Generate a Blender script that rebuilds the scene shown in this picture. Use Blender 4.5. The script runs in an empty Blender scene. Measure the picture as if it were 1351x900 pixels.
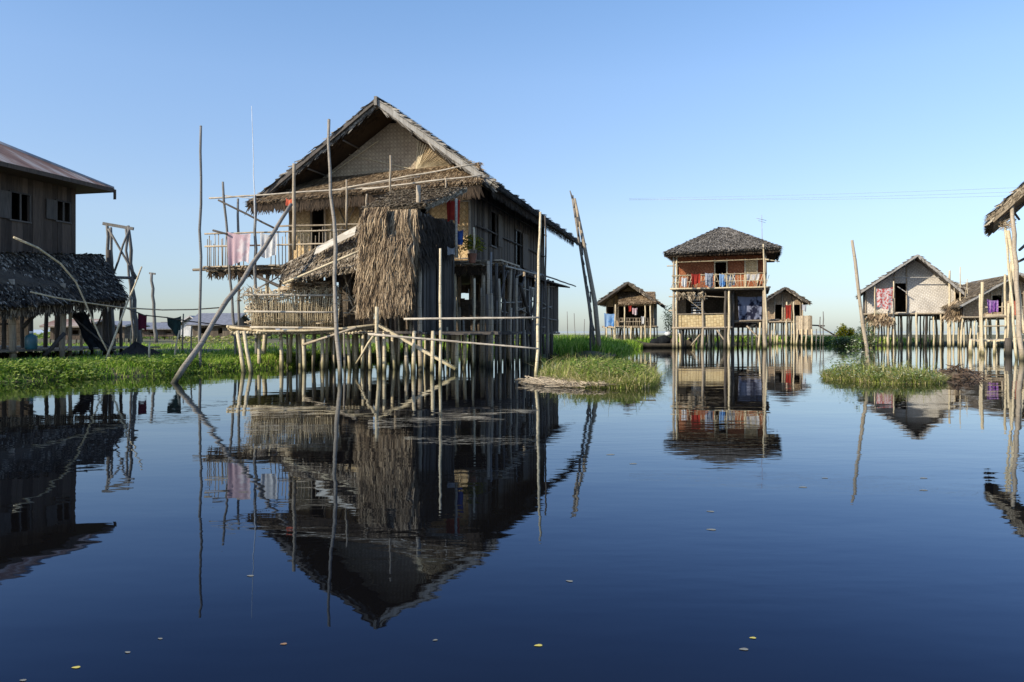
import bpy, math, random
from math import sin, cos, pi, radians
from mathutils import Vector, Matrix
R = random.Random(7)
sc = bpy.context.scene
COL = sc.collection

# ------------------------------------------------------------------ camera numbers (pixels of a 1351 x 900 frame)
F, CX, HY, CH = 1050.0, 675.5, 438.0, 1.0
def P(px, py, D): return Vector(((px-CX)/F*D, D, CH+(HY-py)/F*D))
def G(px, D, z=0.0): return Vector(((px-CX)/F*D, D, z))
def WL(px, py): return G(px, F*CH/(py-HY))           # point of the water surface seen at a pixel

class Frame:
    """a local frame on the water: origin (ox, oy), turned by a degrees"""
    def __init__(s, ox, oy, a):
        s.o = Vector((ox, oy, 0)); s.a = radians(a)
        s.u = Vector((cos(s.a), sin(s.a), 0)); s.v = Vector((-sin(s.a), cos(s.a), 0))
    def loc(s, w):
        d = w - s.o; return Vector((d.dot(s.u), d.dot(s.v), w.z))
    def hy(s, px, py, y):                             # where the sight line meets local plane y
        r = P(px, py, 1.0) - Vector((0, 0, CH)); o = s.o - Vector((0, 0, 0))
        t = (y + o.dot(s.v)) / r.dot(s.v); w = Vector((0, 0, CH)) + r*t
        return s.loc(w)
    def hx(s, px, py, x):
        r = P(px, py, 1.0) - Vector((0, 0, CH))
        t = (x + s.o.dot(s.u)) / r.dot(s.u); return s.loc(Vector((0, 0, CH)) + r*t)

# ------------------------------------------------------------------ mesh builder
def rnd(a, b): return R.uniform(a, b)
class MB:
    def __init__(s): s.v = []; s.f = []
    def quad(s, a, b, c, d):
        n = len(s.v); s.v += [tuple(a), tuple(b), tuple(c), tuple(d)]; s.f.append((n, n+1, n+2, n+3))
    def tri(s, a, b, c):
        n = len(s.v); s.v += [tuple(a), tuple(b), tuple(c)]; s.f.append((n, n+1, n+2))
    def hexa(s, b4, t4):
        n = len(s.v); s.v += [tuple(p) for p in b4] + [tuple(p) for p in t4]
        s.f += [(n+3, n+2, n+1, n), (n+4, n+5, n+6, n+7)]
        for i in range(4): j = (i+1) % 4; s.f.append((n+i, n+j, n+4+j, n+4+i))
    def box(s, x0, x1, y0, y1, z0, z1):
        s.hexa([(x0,y0,z0),(x1,y0,z0),(x1,y1,z0),(x0,y1,z0)], [(x0,y0,z1),(x1,y0,z1),(x1,y1,z1),(x0,y1,z1)])
    def slab(s, a, b, c, d, th):                       # thick sheet, th along its normal, downwards
        a, b, c, d = map(Vector, (a, b, c, d)); n = (c-d).cross((d+c)/2-(a+b)/2)
        if n.z < 0: n = -n
        n.normalize(); k = n*th
        s.hexa([a-k, b-k, c-k, d-k], [a, b, c, d])
    def beam(s, p, q, w, h):
        p, q = Vector(p), Vector(q); d = (q-p).normalized()
        up = Vector((0,0,1)) if abs(d.z) < .9 else Vector((0,1,0))
        x = d.cross(up).normalized()*w/2; y = x.cross(d).normalized()*h/2
        s.hexa([p-x-y, p+x-y, p+x+y, p-x+y], [q-x-y, q+x-y, q+x+y, q-x+y])
    def tube(s, pts, r0, r1, n=7, wob=0.0, seg=None, nodes=0.0):
        pts = [Vector(p) for p in pts]
        if len(pts) == 2 and (wob or seg):
            a, b = pts; L = (b-a).length; k = seg or max(3, min(10, int(L/.5)))
            pts = [a.lerp(b, i/k) + Vector((rnd(-1,1), rnd(-1,1), rnd(-.3,.3)))*wob*(0 if i in (0, k) else 1) for i in range(k+1)]
        m = len(pts); base = len(s.v)
        for i, p in enumerate(pts):
            d = (pts[min(i+1, m-1)] - pts[max(i-1, 0)]).normalized()
            up = Vector((0,0,1)) if abs(d.z) < .8 else Vector((0,1,0))
            x = d.cross(up).normalized(); y = x.cross(d)
            r = r0+(r1-r0)*i/(m-1); r *= 1+rnd(-nodes, nodes)
            for j in range(n):
                t = 2*pi*j/n; s.v.append(tuple(p + x*cos(t)*r + y*sin(t)*r))
        for i in range(m-1):
            for j in range(n):
                k = (j+1) % n; A = base+i*n
                s.f.append((A+j, A+k, A+n+k, A+n+j))
        s.f.append(tuple(base+j for j in range(n))[::-1]); s.f.append(tuple(base+(m-1)*n+j for j in range(n)))
    def straw(s, a, b, c, d, n, ln, wd, rows=8, lift=.04, jit=.18, over=.15, flop=0.0):
        """thatch: a,b upper edge, c,d lower edge (b over c); n strips in courses"""
        a, b, c, d = map(Vector, (a, b, c, d)); nr = (c-d).cross((d+c)/2-(a+b)/2).normalized()
        if nr.z < -.05: nr = -nr
        side = (c-d).normalized()
        for i in range(n):
            u = rnd(-.01, 1.01); row = R.randrange(rows)
            if (b-a).length < .5*(c-d).length: row = int(rows*math.sqrt(R.random())*.999)
            v = (row + .15 + rnd(0, .35))/rows
            p = a.lerp(b, u).lerp(d.lerp(c, u), v); dn = (d.lerp(c, u) - a.lerp(b, u)).normalized()
            L = ln*rnd(.7, 1.25); w = wd*rnd(.6, 1.3)
            dr = (dn + side*rnd(-jit, jit)).normalized(); sd = (side + dn*rnd(-jit, jit)).normalized()*w/2
            q = p + dr*L + nr*(lift*rnd(.1, 1.6)) - Vector((0,0,1))*flop*rnd(0, 1)
            p = p + nr*(.004+rnd(0, .012))
            m = p.lerp(q, .55) + nr*lift*.35
            k = len(s.v); s.v += [tuple(p-sd), tuple(p+sd), tuple(m+sd*.9), tuple(m-sd*.9), tuple(q+sd*.35), tuple(q-sd*.35)]
            s.f += [(k, k+1, k+2, k+3), (k+3, k+2, k+4, k+5)]
    def build(s, name, mat, parent=None, smooth=False):
        me = bpy.data.meshes.new(name); me.from_pydata(s.v, [], s.f); me.materials.append(mat)
        if smooth: me.polygons.foreach_set('use_smooth', [True]*len(me.polygons))
        me.update(); o = bpy.data.objects.new(name, me); COL.objects.link(o)
        if parent is not None: o.parent = parent
        return o

def tag(o, label=None, cat=None, group=None, kind=None):
    if label: o['label'] = label
    if cat: o['category'] = cat
    if group: o['group'] = group
    if kind: o['kind'] = kind
    return o
def thing(name, label, cat, loc=(0,0,0), rz=0.0, group=None):
    o = bpy.data.objects.new(name, None); COL.objects.link(o); o.location = loc; o.rotation_euler = (0,0,rz)
    o.empty_display_size = .2
    return tag(o, label, cat, group)

# ------------------------------------------------------------------ materials
def newmat(name):
    m = bpy.data.materials.new(name); m.use_nodes = True; nt = m.node_tree; nt.nodes.clear()
    out = nt.nodes.new('ShaderNodeOutputMaterial'); b = nt.nodes.new('ShaderNodeBsdfPrincipled')
    nt.links.new(b.outputs[0], out.inputs[0]); return m, nt, b, out
def N(nt, t, **k):
    n = nt.nodes.new(t)
    for a, v in k.items(): setattr(n, a, v)
    return n
def ramp(nt, src, stops):
    r = nt.nodes.new('ShaderNodeValToRGB'); e = r.color_ramp.elements
    while len(e) < len(stops): e.new(.5)
    for i, (p, c) in enumerate(stops): e[i].position = p; e[i].color = (*c, 1)
    nt.links.new(src, r.inputs[0]); return r.outputs[0]
def math_(nt, op, a, b=None, c=None):
    n = nt.nodes.new('ShaderNodeMath'); n.operation = op
    for i, x in enumerate((a, b, c)):
        if x is None: continue
        if isinstance(x, (int, float)): n.inputs[i].default_value = x
        else: nt.links.new(x, n.inputs[i])
    return n.outputs[0]
def mixc(nt, fac, a, b, mode='MIX'):
    n = nt.nodes.new('ShaderNodeMix'); n.data_type = 'RGBA'; n.blend_type = mode
    for i, x in ((0, fac), (6, a), (7, b)):
        if isinstance(x, (int, float)): n.inputs[i].default_value = x
        elif isinstance(x, tuple): n.inputs[i].default_value = (*x, 1)
        else: nt.links.new(x, n.inputs[i])
    return n.outputs[2]
def coords(nt, scale=(1,1,1), kind='Object', rot=(0,0,0)):
    t = N(nt, 'ShaderNodeTexCoord'); m = N(nt, 'ShaderNodeMapping'); m.inputs[3].default_value = scale; m.inputs[2].default_value = rot
    nt.links.new(t.outputs[kind], m.inputs[0]); return m.outputs[0]
def noise(nt, vec, sc_, det=3, rough=.6):
    n = N(nt, 'ShaderNodeTexNoise'); n.inputs['Scale'].default_value = sc_; n.inputs['Detail'].default_value = det
    n.inputs['Roughness'].default_value = rough; nt.links.new(vec, n.inputs['Vector']); return n.outputs[0]
def bump(nt, b, h, dist, strength=1.0):
    n = N(nt, 'ShaderNodeBump'); n.inputs['Distance'].default_value = dist; n.inputs['Strength'].default_value = strength
    nt.links.new(h, n.inputs['Height']); nt.links.new(n.outputs[0], b.inputs['Normal'])
def island(nt): return N(nt, 'ShaderNodeNewGeometry').outputs['Random Per Island']
def posz(nt):
    g = N(nt, 'ShaderNodeNewGeometry'); s = N(nt, 'ShaderNodeSeparateXYZ'); nt.links.new(g.outputs['Position'], s.inputs[0]); return s.outputs[2]

def straw_mat(name, cols, rough=.85, trans=0.0, patch=.5):
    m, nt, b, out = newmat(name)
    f = math_(nt, 'ADD', math_(nt, 'MULTIPLY', island(nt), 1-patch), math_(nt, 'MULTIPLY', noise(nt, coords(nt), 2.6, 5, .7), patch))
    c = ramp(nt, f, cols)
    g = noise(nt, coords(nt, (40, 40, 6)), 1.0, 2)
    c = mixc(nt, .55, c, ramp(nt, g, [(.3, (.45,.45,.45)), (.7, (1.25,1.25,1.25))]), 'MULTIPLY')
    nt.links.new(c, b.inputs['Base Color']); b.inputs['Roughness'].default_value = rough
    b.inputs['Specular IOR Level'].default_value = .2
    if trans:
        t = N(nt, 'ShaderNodeBsdfTranslucent'); nt.links.new(c, t.inputs[0]); mx = N(nt, 'ShaderNodeMixShader'); mx.inputs[0].default_value = trans
        nt.links.new(b.outputs[0], mx.inputs[1]); nt.links.new(t.outputs[0], mx.inputs[2]); nt.links.new(mx.outputs[0], out.inputs[0])
    return m
def wood_mat(name, dark, light, wet=True, stretch=(6,6,.8), rough=.75):
    m, nt, b, out = newmat(name)
    f = math_(nt, 'ADD', math_(nt, 'MULTIPLY', island(nt), .55), math_(nt, 'MULTIPLY', noise(nt, coords(nt, stretch), 1.6, 5, .65), .55))
    c = ramp(nt, f, [(.22, dark), (.78, light)])
    g = noise(nt, coords(nt, (stretch[0]*7, stretch[1]*7, stretch[2]*3)), 1.0, 4, .7)
    c = mixc(nt, .6, c, ramp(nt, g, [(.32, (.35,.33,.3)), (.55, (1,1,1)), (.75, (1.3,1.3,1.3))]), 'MULTIPLY')
    if wet:
        z = math_(nt, 'ADD', posz(nt), math_(nt, 'MULTIPLY', noise(nt, coords(nt), 5.0, 2), .25))
        k = ramp(nt, z, [(.12, (.13,.14,.11)), (.26, (.42,.44,.34)), (.36, (.8,.8,.72)), (.55, (1,1,1))])
        fz_ = math_(nt, 'FRACT', math_(nt, 'ADD', math_(nt, 'DIVIDE', posz(nt), .41), math_(nt, 'MULTIPLY', island(nt), 7.0)))
        c = mixc(nt, 1.0, c, ramp(nt, fz_, [(.0, (.45,.42,.38)), (.05, (1,1,1)), (.93, (1,1,1)), (1.0, (1.25,1.22,1.15))]), 'MULTIPLY')
        c = mixc(nt, 1.0, c, k, 'MULTIPLY')
    nt.links.new(c, b.inputs['Base Color']); b.inputs['Roughness'].default_value = rough; b.inputs['Specular IOR Level'].default_value = .25
    bump(nt, b, g, .006, .7); return m
def weave_mat(name, dark, light, size=.09, rot=45, axes='xz', contrast=1.0):
    """twilled bamboo mat: strips crossing over and under"""
    m, nt, b, out = newmat(name); t = N(nt, 'ShaderNodeTexCoord'); s = N(nt, 'ShaderNodeSeparateXYZ'); nt.links.new(t.outputs['Object'], s.inputs[0])
    i0 = {'x': 0, 'y': 1}[axes[0]]; X, Z = s.outputs[i0], s.outputs[2]; ca, sa = cos(radians(rot)), sin(radians(rot))
    U = math_(nt, 'DIVIDE', math_(nt, 'ADD', math_(nt, 'MULTIPLY', X, ca), math_(nt, 'MULTIPLY', Z, sa)), size)
    V = math_(nt, 'DIVIDE', math_(nt, 'ADD', math_(nt, 'MULTIPLY', X, -sa), math_(nt, 'MULTIPLY', Z, ca)), size)
    fu, fv = math_(nt, 'FLOOR', U), math_(nt, 'FLOOR', V)
    par = math_(nt, 'FLOORED_MODULO', math_(nt, 'ADD', fu, fv), 2.0); sel = math_(nt, 'GREATER_THAN', par, .5)
    hu = math_(nt, 'SINE', math_(nt, 'MULTIPLY', math_(nt, 'FRACT', U), pi)); hv = math_(nt, 'SINE', math_(nt, 'MULTIPLY', math_(nt, 'FRACT', V), pi))
    h = math_(nt, 'ADD', math_(nt, 'MULTIPLY', hu, sel), math_(nt, 'MULTIPLY', hv, math_(nt, 'SUBTRACT', 1.0, sel)))
    big = noise(nt, coords(nt), 1.1, 5, .7); fine = noise(nt, coords(nt, (9, 9, 9)), 2.0, 3)
    f = math_(nt, 'ADD', math_(nt, 'ADD', math_(nt, 'MULTIPLY', sel, .10*contrast), .1), math_(nt, 'MULTIPLY', big, .8)); f = math_(nt, 'ADD', f, math_(nt, 'MULTIPLY', fine, .25))
    c = ramp(nt, f, [(.42, dark), (.95, light)])
    c = mixc(nt, .85, c, ramp(nt, h, [(.0, (.42,.37,.30)), (.5, (1,1,1))]), 'MULTIPLY')
    nt.links.new(c, b.inputs['Base Color']); b.inputs['Roughness'].default_value = .8; b.inputs['Specular IOR Level'].default_value = .2
    bump(nt, b, h, .01, .8); return m
def cloth_mat(name, c1, c2=None, scale=4.0, stripes=False, trans=.3):
    m, nt, b, out = newmat(name); c2 = c2 or tuple(x*.8 for x in c1)
    if stripes:
        w = N(nt, 'ShaderNodeTexWave'); w.inputs['Scale'].default_value = scale; w.inputs['Distortion'].default_value = 1.0
        nt.links.new(coords(nt), w.inputs['Vector']); src = w.outputs[1]
    else: src = noise(nt, coords(nt), scale, 2)
    c = ramp(nt, src, [(.44, c1), (.56, c2)])
    nt.links.new(c, b.inputs['Base Color']); b.inputs['Roughness'].default_value = .9; b.inputs['Specular IOR Level'].default_value = .1
    t = N(nt, 'ShaderNodeBsdfTranslucent'); nt.links.new(c, t.inputs[0]); mx = N(nt, 'ShaderNodeMixShader'); mx.inputs[0].default_value = trans
    nt.links.new(b.outputs[0], mx.inputs[1]); nt.links.new(t.outputs[0], mx.inputs[2]); nt.links.new(mx.outputs[0], out.inputs[0])
    return m
def plain(name, c, rough=.6, metal=0.0, var=.25, scale=4.0):
    m, nt, b, out = newmat(name)
    k = ramp(nt, noise(nt, coords(nt), scale, 4), [(.3, tuple(x*(1-var) for x in c)), (.7, tuple(min(1, x*(1+var)) for x in c))])
    nt.links.new(k, b.inputs['Base Color']); b.inputs['Roughness'].default_value = rough; b.inputs['Metallic'].default_value = metal; return m

M = {}
M['thatch'] = straw_mat('thatch', [(.2, (.045,.034,.022)), (.42, (.18,.135,.085)), (.6, (.34,.27,.18)), (.82, (.62,.53,.39))])
M['thatch_brown'] = straw_mat('thatch_brown', [(.2, (.05,.03,.017)), (.5, (.20,.135,.075)), (.8, (.50,.38,.24))])
M['thatch_grey'] = straw_mat('thatch_grey', [(.22, (.04,.035,.03)), (.48, (.165,.145,.12)), (.76, (.42,.38,.32))])
M['thatch_dark'] = straw_mat('thatch_dark', [(.2, (.015,.012,.01)), (.5, (.085,.066,.046)), (.66, (.16,.125,.085)), (.78, (.50,.42,.31))], patch=.4)
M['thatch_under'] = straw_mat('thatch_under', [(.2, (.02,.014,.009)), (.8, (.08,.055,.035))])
M['curtain'] = straw_mat('hanging_thatch', [(.30, (.03,.02,.012)), (.5, (.21,.145,.085)), (.8, (.66,.50,.31))], patch=.55)
M['pole'] = wood_mat('weathered_pole', (.14,.115,.085), (.54,.44,.31))
M['pole_mid'] = wood_mat('grey_brown_pole', (.10,.088,.072), (.38,.33,.26))
M['bamboo'] = wood_mat('bleached_bamboo', (.30,.24,.15), (.80,.67,.44))
M['pole_grey'] = wood_mat('grey_pole', (.08,.078,.072), (.28,.265,.24))
M['pole_dark'] = wood_mat('dark_post', (.03,.026,.022), (.13,.11,.09))
M['rail'] = wood_mat('bamboo_rail', (.20,.17,.13), (.62,.54,.42), stretch=(.8, 6, 6))
M['plank'] = wood_mat('dark_plank', (.035,.03,.026), (.15,.13,.11), wet=False)
M['slat_dark'] = wood_mat('dark_slats', (.045,.034,.025), (.18,.14,.10), wet=False)
M['gable'] = weave_mat('gable_mat', (.24,.18,.12), (.70,.56,.38), .09, 45)
M['board'] = wood_mat('brown_boards', (.045,.033,.025), (.15,.11,.08), wet=False)
M['fascia'] = wood_mat('grey_fascia', (.22,.20,.18), (.42,.40,.36), wet=False)
M['sticks'] = wood_mat('sticks', (.16,.12,.08), (.72,.58,.39), wet=False, stretch=(3,3,3))
M['mat_warm'] = weave_mat('warm_woven_mat', (.42,.27,.12), (.85,.66,.38), .12, 45)
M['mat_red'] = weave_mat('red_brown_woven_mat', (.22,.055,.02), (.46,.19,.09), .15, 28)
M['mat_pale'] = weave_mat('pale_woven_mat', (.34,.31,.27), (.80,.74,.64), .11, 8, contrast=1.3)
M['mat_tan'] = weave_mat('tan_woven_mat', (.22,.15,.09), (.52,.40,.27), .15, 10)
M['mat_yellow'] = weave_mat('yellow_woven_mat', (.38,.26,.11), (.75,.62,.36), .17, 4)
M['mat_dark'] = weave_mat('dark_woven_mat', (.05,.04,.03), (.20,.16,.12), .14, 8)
M['dark'] = plain('dark_inside', (.012,.010,.009), .95)
M['mud'] = plain('mud', (.10,.075,.05), .95, scale=3)
M['cloth_pink'] = cloth_mat('pink_white_cloth', (.75,.66,.66), (.62,.44,.47), 2.2)
M['cloth_white'] = cloth_mat('white_cloth', (.78,.77,.74), (.62,.62,.62), 3)
M['cloth_red'] = cloth_mat('red_cloth', (.48,.06,.035), (.35,.04,.03), 3)
M['cloth_orange'] = cloth_mat('orange_cloth', (.75,.20,.10), (.55,.12,.07), 6)
M['cloth_blue'] = cloth_mat('blue_cloth', (.05,.12,.35), (.04,.07,.2), 5)
M['cloth_sky'] = cloth_mat('bright_blue_cloth', (.10,.28,.62), (.28,.45,.7), 2)
M['cloth_grey'] = cloth_mat('grey_blue_cloth', (.16,.19,.24), (.42,.46,.52), 5)
M['cloth_pattern'] = cloth_mat('red_white_pattern', (.80,.72,.68), (.66,.14,.12), 7)
M['cloth_purple'] = cloth_mat('purple_cloth', (.22,.07,.30), (.45,.25,.5), 6)
M['cloth_maroon'] = cloth_mat('maroon_cloth', (.12,.02,.035), (.09,.015,.03), 3)
M['cloth_green'] = cloth_mat('dark_green_cloth', (.025,.05,.045), (.02,.035,.03), 3, trans=.1)
M['tarp'] = cloth_mat('printed_dark_tarp', (.015,.017,.035), (.22,.24,.32), 2.3, trans=.05)
M['tarp_pale'] = cloth_mat('pale_tarp', (.62,.57,.47), (.45,.40,.31), 3, trans=.1)
M['net'] = cloth_mat('black_net', (.012,.014,.016), (.02,.022,.024), 6, trans=.15)
M['teal'] = plain('teal_plastic', (.03,.12,.14), .4)
M['white_plastic'] = plain('white_plastic', (.7,.7,.68), .5)
M['metal'] = plain('dull_metal', (.35,.34,.34), .5, .6)
M['leaf'] = straw_mat('green_leaves', [(.2, (0.052,0.130,0.016)), (.5, (0.20,0.31,0.04)), (.8, (0.50,0.57,0.16))], rough=.5, trans=.4, patch=.35)
M['leaf_pale'] = straw_mat('pale_leaves', [(.2, (0.060,0.120,0.024)), (.55, (0.192,0.288,0.084)), (.78, (0.456,0.480,0.288)), (.95, (0.840,0.816,0.720))], rough=.6, trans=.3, patch=.25)
M['leaf_yellow'] = straw_mat('yellow_green_leaves', [(.2, (.06,.12,.01)), (.55, (.28,.30,.02)), (.85, (.55,.42,.04))], rough=.6, trans=.3, patch=.3)
M['grass'] = straw_mat('grass_blades', [(.25, (0.081,0.176,0.016)), (.48, (0.243,0.432,0.041)), (.65, (0.486,0.648,0.095)), (.82, (0.810,0.756,0.297))], rough=.7, trans=.45, patch=.5)
M['grass_dry'] = straw_mat('dry_grass_blades', [(.25, (0.135,0.203,0.027)), (.45, (0.351,0.405,0.081)), (.62, (0.567,0.499,0.203)), (.85, (0.783,0.634,0.378))], rough=.8, trans=.3, patch=.5)
M['leaf_fall'] = plain('yellow_leaf', (.62,.52,.10), .5, scale=30)
M['leaf_fall2'] = plain('brown_leaf', (.34,.20,.10), .6, scale=30)
M['leaf_fall3'] = plain('pale_leaf', (.22,.21,.16), .5, scale=30)

# rusty corrugated sheets
m, nt, b, out = newmat('rusty_corrugated_iron'); M['rust'] = m
w = N(nt, 'ShaderNodeTexWave'); w.inputs['Scale'].default_value = 3.2; w.inputs['Distortion'].default_value = .2; w.bands_direction = 'Y'
nt.links.new(coords(nt), w.inputs['Vector'])
c = ramp(nt, noise(nt, coords(nt, (.25, 1.3, .25)), 1.2, 4, .7), [(.3, (.20,.09,.05)), (.48, (.36,.20,.13)), (.6, (.62,.52,.44))])
nt.links.new(mixc(nt, .5, c, w.outputs[0], 'MULTIPLY'), b.inputs['Base Color']); b.inputs['Roughness'].default_value = .65
bump(nt, b, w.outputs[1], .03)

# soil of the banks
m, nt, b, out = newmat('bank_soil'); M['soil'] = m
f = noise(nt, coords(nt), .5, 6, .7); g = noise(nt, coords(nt), 9, 5, .7)
c = ramp(nt, f, [(.36, (.07,.11,.025)), (.5, (.13,.12,.05)), (.62, (.20,.145,.085))])
nt.links.new(mixc(nt, .7, c, ramp(nt, g, [(.3, (.4,.4,.4)), (.7, (1.3,1.3,1.3))]), 'MULTIPLY'), b.inputs['Base Color']); b.inputs['Roughness'].default_value = .95
bump(nt, b, g, .05)

# water: near-still lake, small ripples
m, nt, b, out = newmat('lake_water'); M['water'] = m
w1 = noise(nt, coords(nt, (.55, 1.0, 1)), .9, 1, .4); w2 = noise(nt, coords(nt, (.5, 1.0, 1)), 3.2, 2, .5)
mask = ramp(nt, noise(nt, coords(nt, (.08, .22, 1)), 1.0, 3), [(.44, (.08,.08,.08)), (.60, (1,1,1))])
w3 = math_(nt, 'MULTIPLY', noise(nt, coords(nt, (.35, 1.0, 1)), 11, 2, .5), mask)
h = math_(nt, 'ADD', math_(nt, 'MULTIPLY', w1, .8), math_(nt, 'ADD', math_(nt, 'MULTIPLY', w2, .22), math_(nt, 'MULTIPLY', w3, .13)))
bn = N(nt, 'ShaderNodeBump'); bn.inputs['Distance'].default_value = .0058; nt.links.new(h, bn.inputs['Height'])
fr_ = N(nt, 'ShaderNodeFresnel'); fr_.inputs[0].default_value = 1.33; nt.links.new(bn.outputs[0], fr_.inputs[1])
lw = N(nt, 'ShaderNodeLayerWeight'); lw.inputs[0].default_value = .5
tint = ramp(nt, fr_.outputs[0], [(.12, (.34,.50,.80)), (.22, (.52,.68,.95)), (.36, (.72,.84,1.0)), (.55, (.90,.95,1.0)), (.9, (.97,.97,.98))])
gl = N(nt, 'ShaderNodeBsdfGlossy'); gl.inputs['Roughness'].default_value = .012; nt.links.new(tint, gl.inputs[0]); nt.links.new(bn.outputs[0], gl.inputs['Normal'])
df = N(nt, 'ShaderNodeBsdfDiffuse'); murk = ramp(nt, noise(nt, coords(nt, (.3, .6, 1)), .6, 4), [(.35, (.0035,.0034,.0042)), (.7, (.0065,.006,.005))]); nt.links.new(murk, df.inputs[0])
mx = N(nt, 'ShaderNodeMixShader'); nt.links.new(fr_.outputs[0], mx.inputs[0]); nt.links.new(df.outputs[0], mx.inputs[1]); nt.links.new(gl.outputs[0], mx.inputs[2]); nt.links.new(mx.outputs[0], out.inputs[0])

# ------------------------------------------------------------------ generic pieces
def slatwall(mb, axis, const, a0, a1, z0, z1, step=.12, th=.03, holes=(), jit=.012, gap=.006):
    """wall of upright strips along x (axis='x', at y=const) or along y; z1 may be a function of the position"""
    n = max(1, int(abs(a1-a0)/step)); st = (a1-a0)/n
    for i in range(n):
        p, q = a0+i*st, a0+(i+1)*st; mid = (p+q)/2
        top = z1(mid) if callable(z1) else z1; spans = [(z0, top)]
        for h in holes:
            if h[0] <= mid <= h[1]:
                ns = []
                for s_ in spans:
                    if h[2] > s_[0]: ns.append((s_[0], min(h[2], s_[1])))
                    if h[3] < s_[1]: ns.append((max(h[3], s_[0]), s_[1]))
                spans = ns
        off = rnd(-jit, jit); ez = rnd(-jit, jit)*1.5; lo, hi = min(p, q)+gap/2, max(p, q)-gap/2
        for s0, s1 in spans:
            if s1-s0 < .03: continue
            if axis == 'x': mb.box(lo, hi, const+off, const+off+th, s0+ez, s1+ez)
            else: mb.box(const+off, const+off+th, lo, hi, s0+ez, s1+ez)
def mat_wall(mb, axis, const, a0, a1, z0, z1, holes=(), step=.2):
    """woven mat: one flat sheet with holes, cut into upright strips that share edges"""
    cuts = sorted(set([a0, a1] + [h[i] for h in holes for i in (0, 1) if a0 < h[i] < a1]))
    if callable(z1):
        k = int((a1-a0)/step)
        cuts = sorted(set(cuts + [a0+(a1-a0)*i/k for i in range(1, k)]))
    for p, q in zip(cuts[:-1], cuts[1:]):
        mid = (p+q)/2; tp, tq = (z1(p), z1(q)) if callable(z1) else (z1, z1); spans = [(z0, None)]
        for h in holes:
            if h[0] <= mid <= h[1]: spans = [(z0, h[2]), (h[3], None)]
        for s0, s1 in spans:
            A, B = (tp, tq) if s1 is None else (s1, s1)
            if axis == 'x': mb.quad((p,const,s0), (q,const,s0), (q,const,B), (p,const,A))
            else: mb.quad((const,p,s0), (const,q,s0), (const,q,B), (const,p,A))
def roof_slope(parent, a, b, c, d, n, mat='thatch', ln=.5, wd=.07, rows=9, th=.14, lift=.04, name='roof_slope', label=None, jit=.16):
    mb = MB(); mb.slab(a, b, c, d, th); mb.straw(a, b, c, d, n, ln, wd, rows, lift, jit)
    # ragged eave and rake ends
    a, b, c, d = map(Vector, (a, b, c, d)); k = Vector((0,0,-th*.6))
    mb.straw(d.lerp(a, .03)+k, c.lerp(b, .03)+k, c+k, d+k, n//7, ln*.5, wd, 1, .03, .4)
    for p, q in ((a, d), (b, c)):
        if (p-q).length < .2 or (a-b).length < .1: continue
        out_ = (b-a).normalized()*(-.03 if p is a else .03)
        mb.straw(p+out_, p+out_-Vector((0,0,th)), q+out_-Vector((0,0,th)), q+out_, n//9, ln*.7, wd, 14, .03, .5)
    o = mb.build(name, M[mat], parent)
    if label: o['label'] = label
    return o
def pole_obj(name, pts, r0, r1, mat, parent=None, wob=.02, n=8, nodes=.08):
    mb = MB(); mb.tube(pts, r0, r1, n, wob, nodes=nodes); return mb.build(name, M[mat], parent, True)
def stilt(parent, x, y, z1, r=.06, mat='pole', lean=.06, z0=-.35, name='stilt'):
    return pole_obj(name, [(x+rnd(-lean, lean), y+rnd(-lean, lean), z0), (x, y, z1)], r*1.1, r*.85, mat, parent, wob=.025, n=7)
def free_pole(label, base, top, r, mat='pole', name='bamboo_pole', group=None, wob=.03, cat='pole', r1=None, below=.4):
    base, top = Vector(base), Vector(top); d = (top-base).normalized()
    a = base - d*below
    mb = MB(); mb.tube([a-base, top-base], r, r1 or r*.72, 8, wob, nodes=.1)
    for k in range(int((top-base).length/.45)):                 # knots
        q = (top-base)*((k+.5)*.45/(top-base).length)
    o = mb.build(name, M[mat], None, True); o.location = base
    return tag(o, label, cat, group)
def cloth(name, label, cat, TL, TR, hgt, mat, folds=4, amp=.05, parent=None, drop=None, group=None):
    TL, TR = Vector(TL), Vector(TR); mb = MB(); nx, nz = 26, 10; W_ = TR-TL; nrm = Vector((W_.y, -W_.x, 0)).normalized()
    ph = rnd(0, 6); base = TL.lerp(TR, .5); grid = []
    for j in range(nz+1):
        v = j/nz
        for i in range(nx+1):
            u = i/nx; hh = hgt*(1+(.08*sin(u*5+ph)) ) if not drop else hgt*(drop(u))
            uu = .5+(u-.5)*(1-.12*v)
            p = TL + W_*uu - Vector((0,0,1))*hh*v + nrm*(amp*v**.5*sin(folds*2*pi*u+ph+v)*(.6+.4*sin(u*9)))
            p.z -= .05*sin(pi*u)*(1-v)
            grid.append(tuple(p-base))
    mb.v = grid
    for j in range(nz):
        for i in range(nx):
            k = j*(nx+1)+i; mb.f.append((k, k+1, k+nx+2, k+nx+1))
    o = mb.build(name, M[mat], parent, True); o.location = base
    return tag(o, label, cat, group)
def blades(mb, pts, h, w, lean=.35):
    for p in pts:
        a = rnd(0, 2*pi); H = h*rnd(.45, 1.25); d = Vector((cos(a), sin(a), 0)); s_ = Vector((-sin(a), cos(a), 0))*w*rnd(.6, 1.3)/2
        p = Vector(p); b_ = p + d*H*lean*rnd(.1, .8) + Vector((0,0,H*.6)); t = p + d*H*lean*rnd(.6, 2.4) + Vector((0,0,H*rnd(.8,1.05)))
        k = len(mb.v); mb.v += [tuple(p-s_), tuple(p+s_), tuple(b_+s_*.8), tuple(b_-s_*.8), tuple(t)]
        mb.f += [(k, k+1, k+2, k+3), (k+3, k+2, k+4)]
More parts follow.
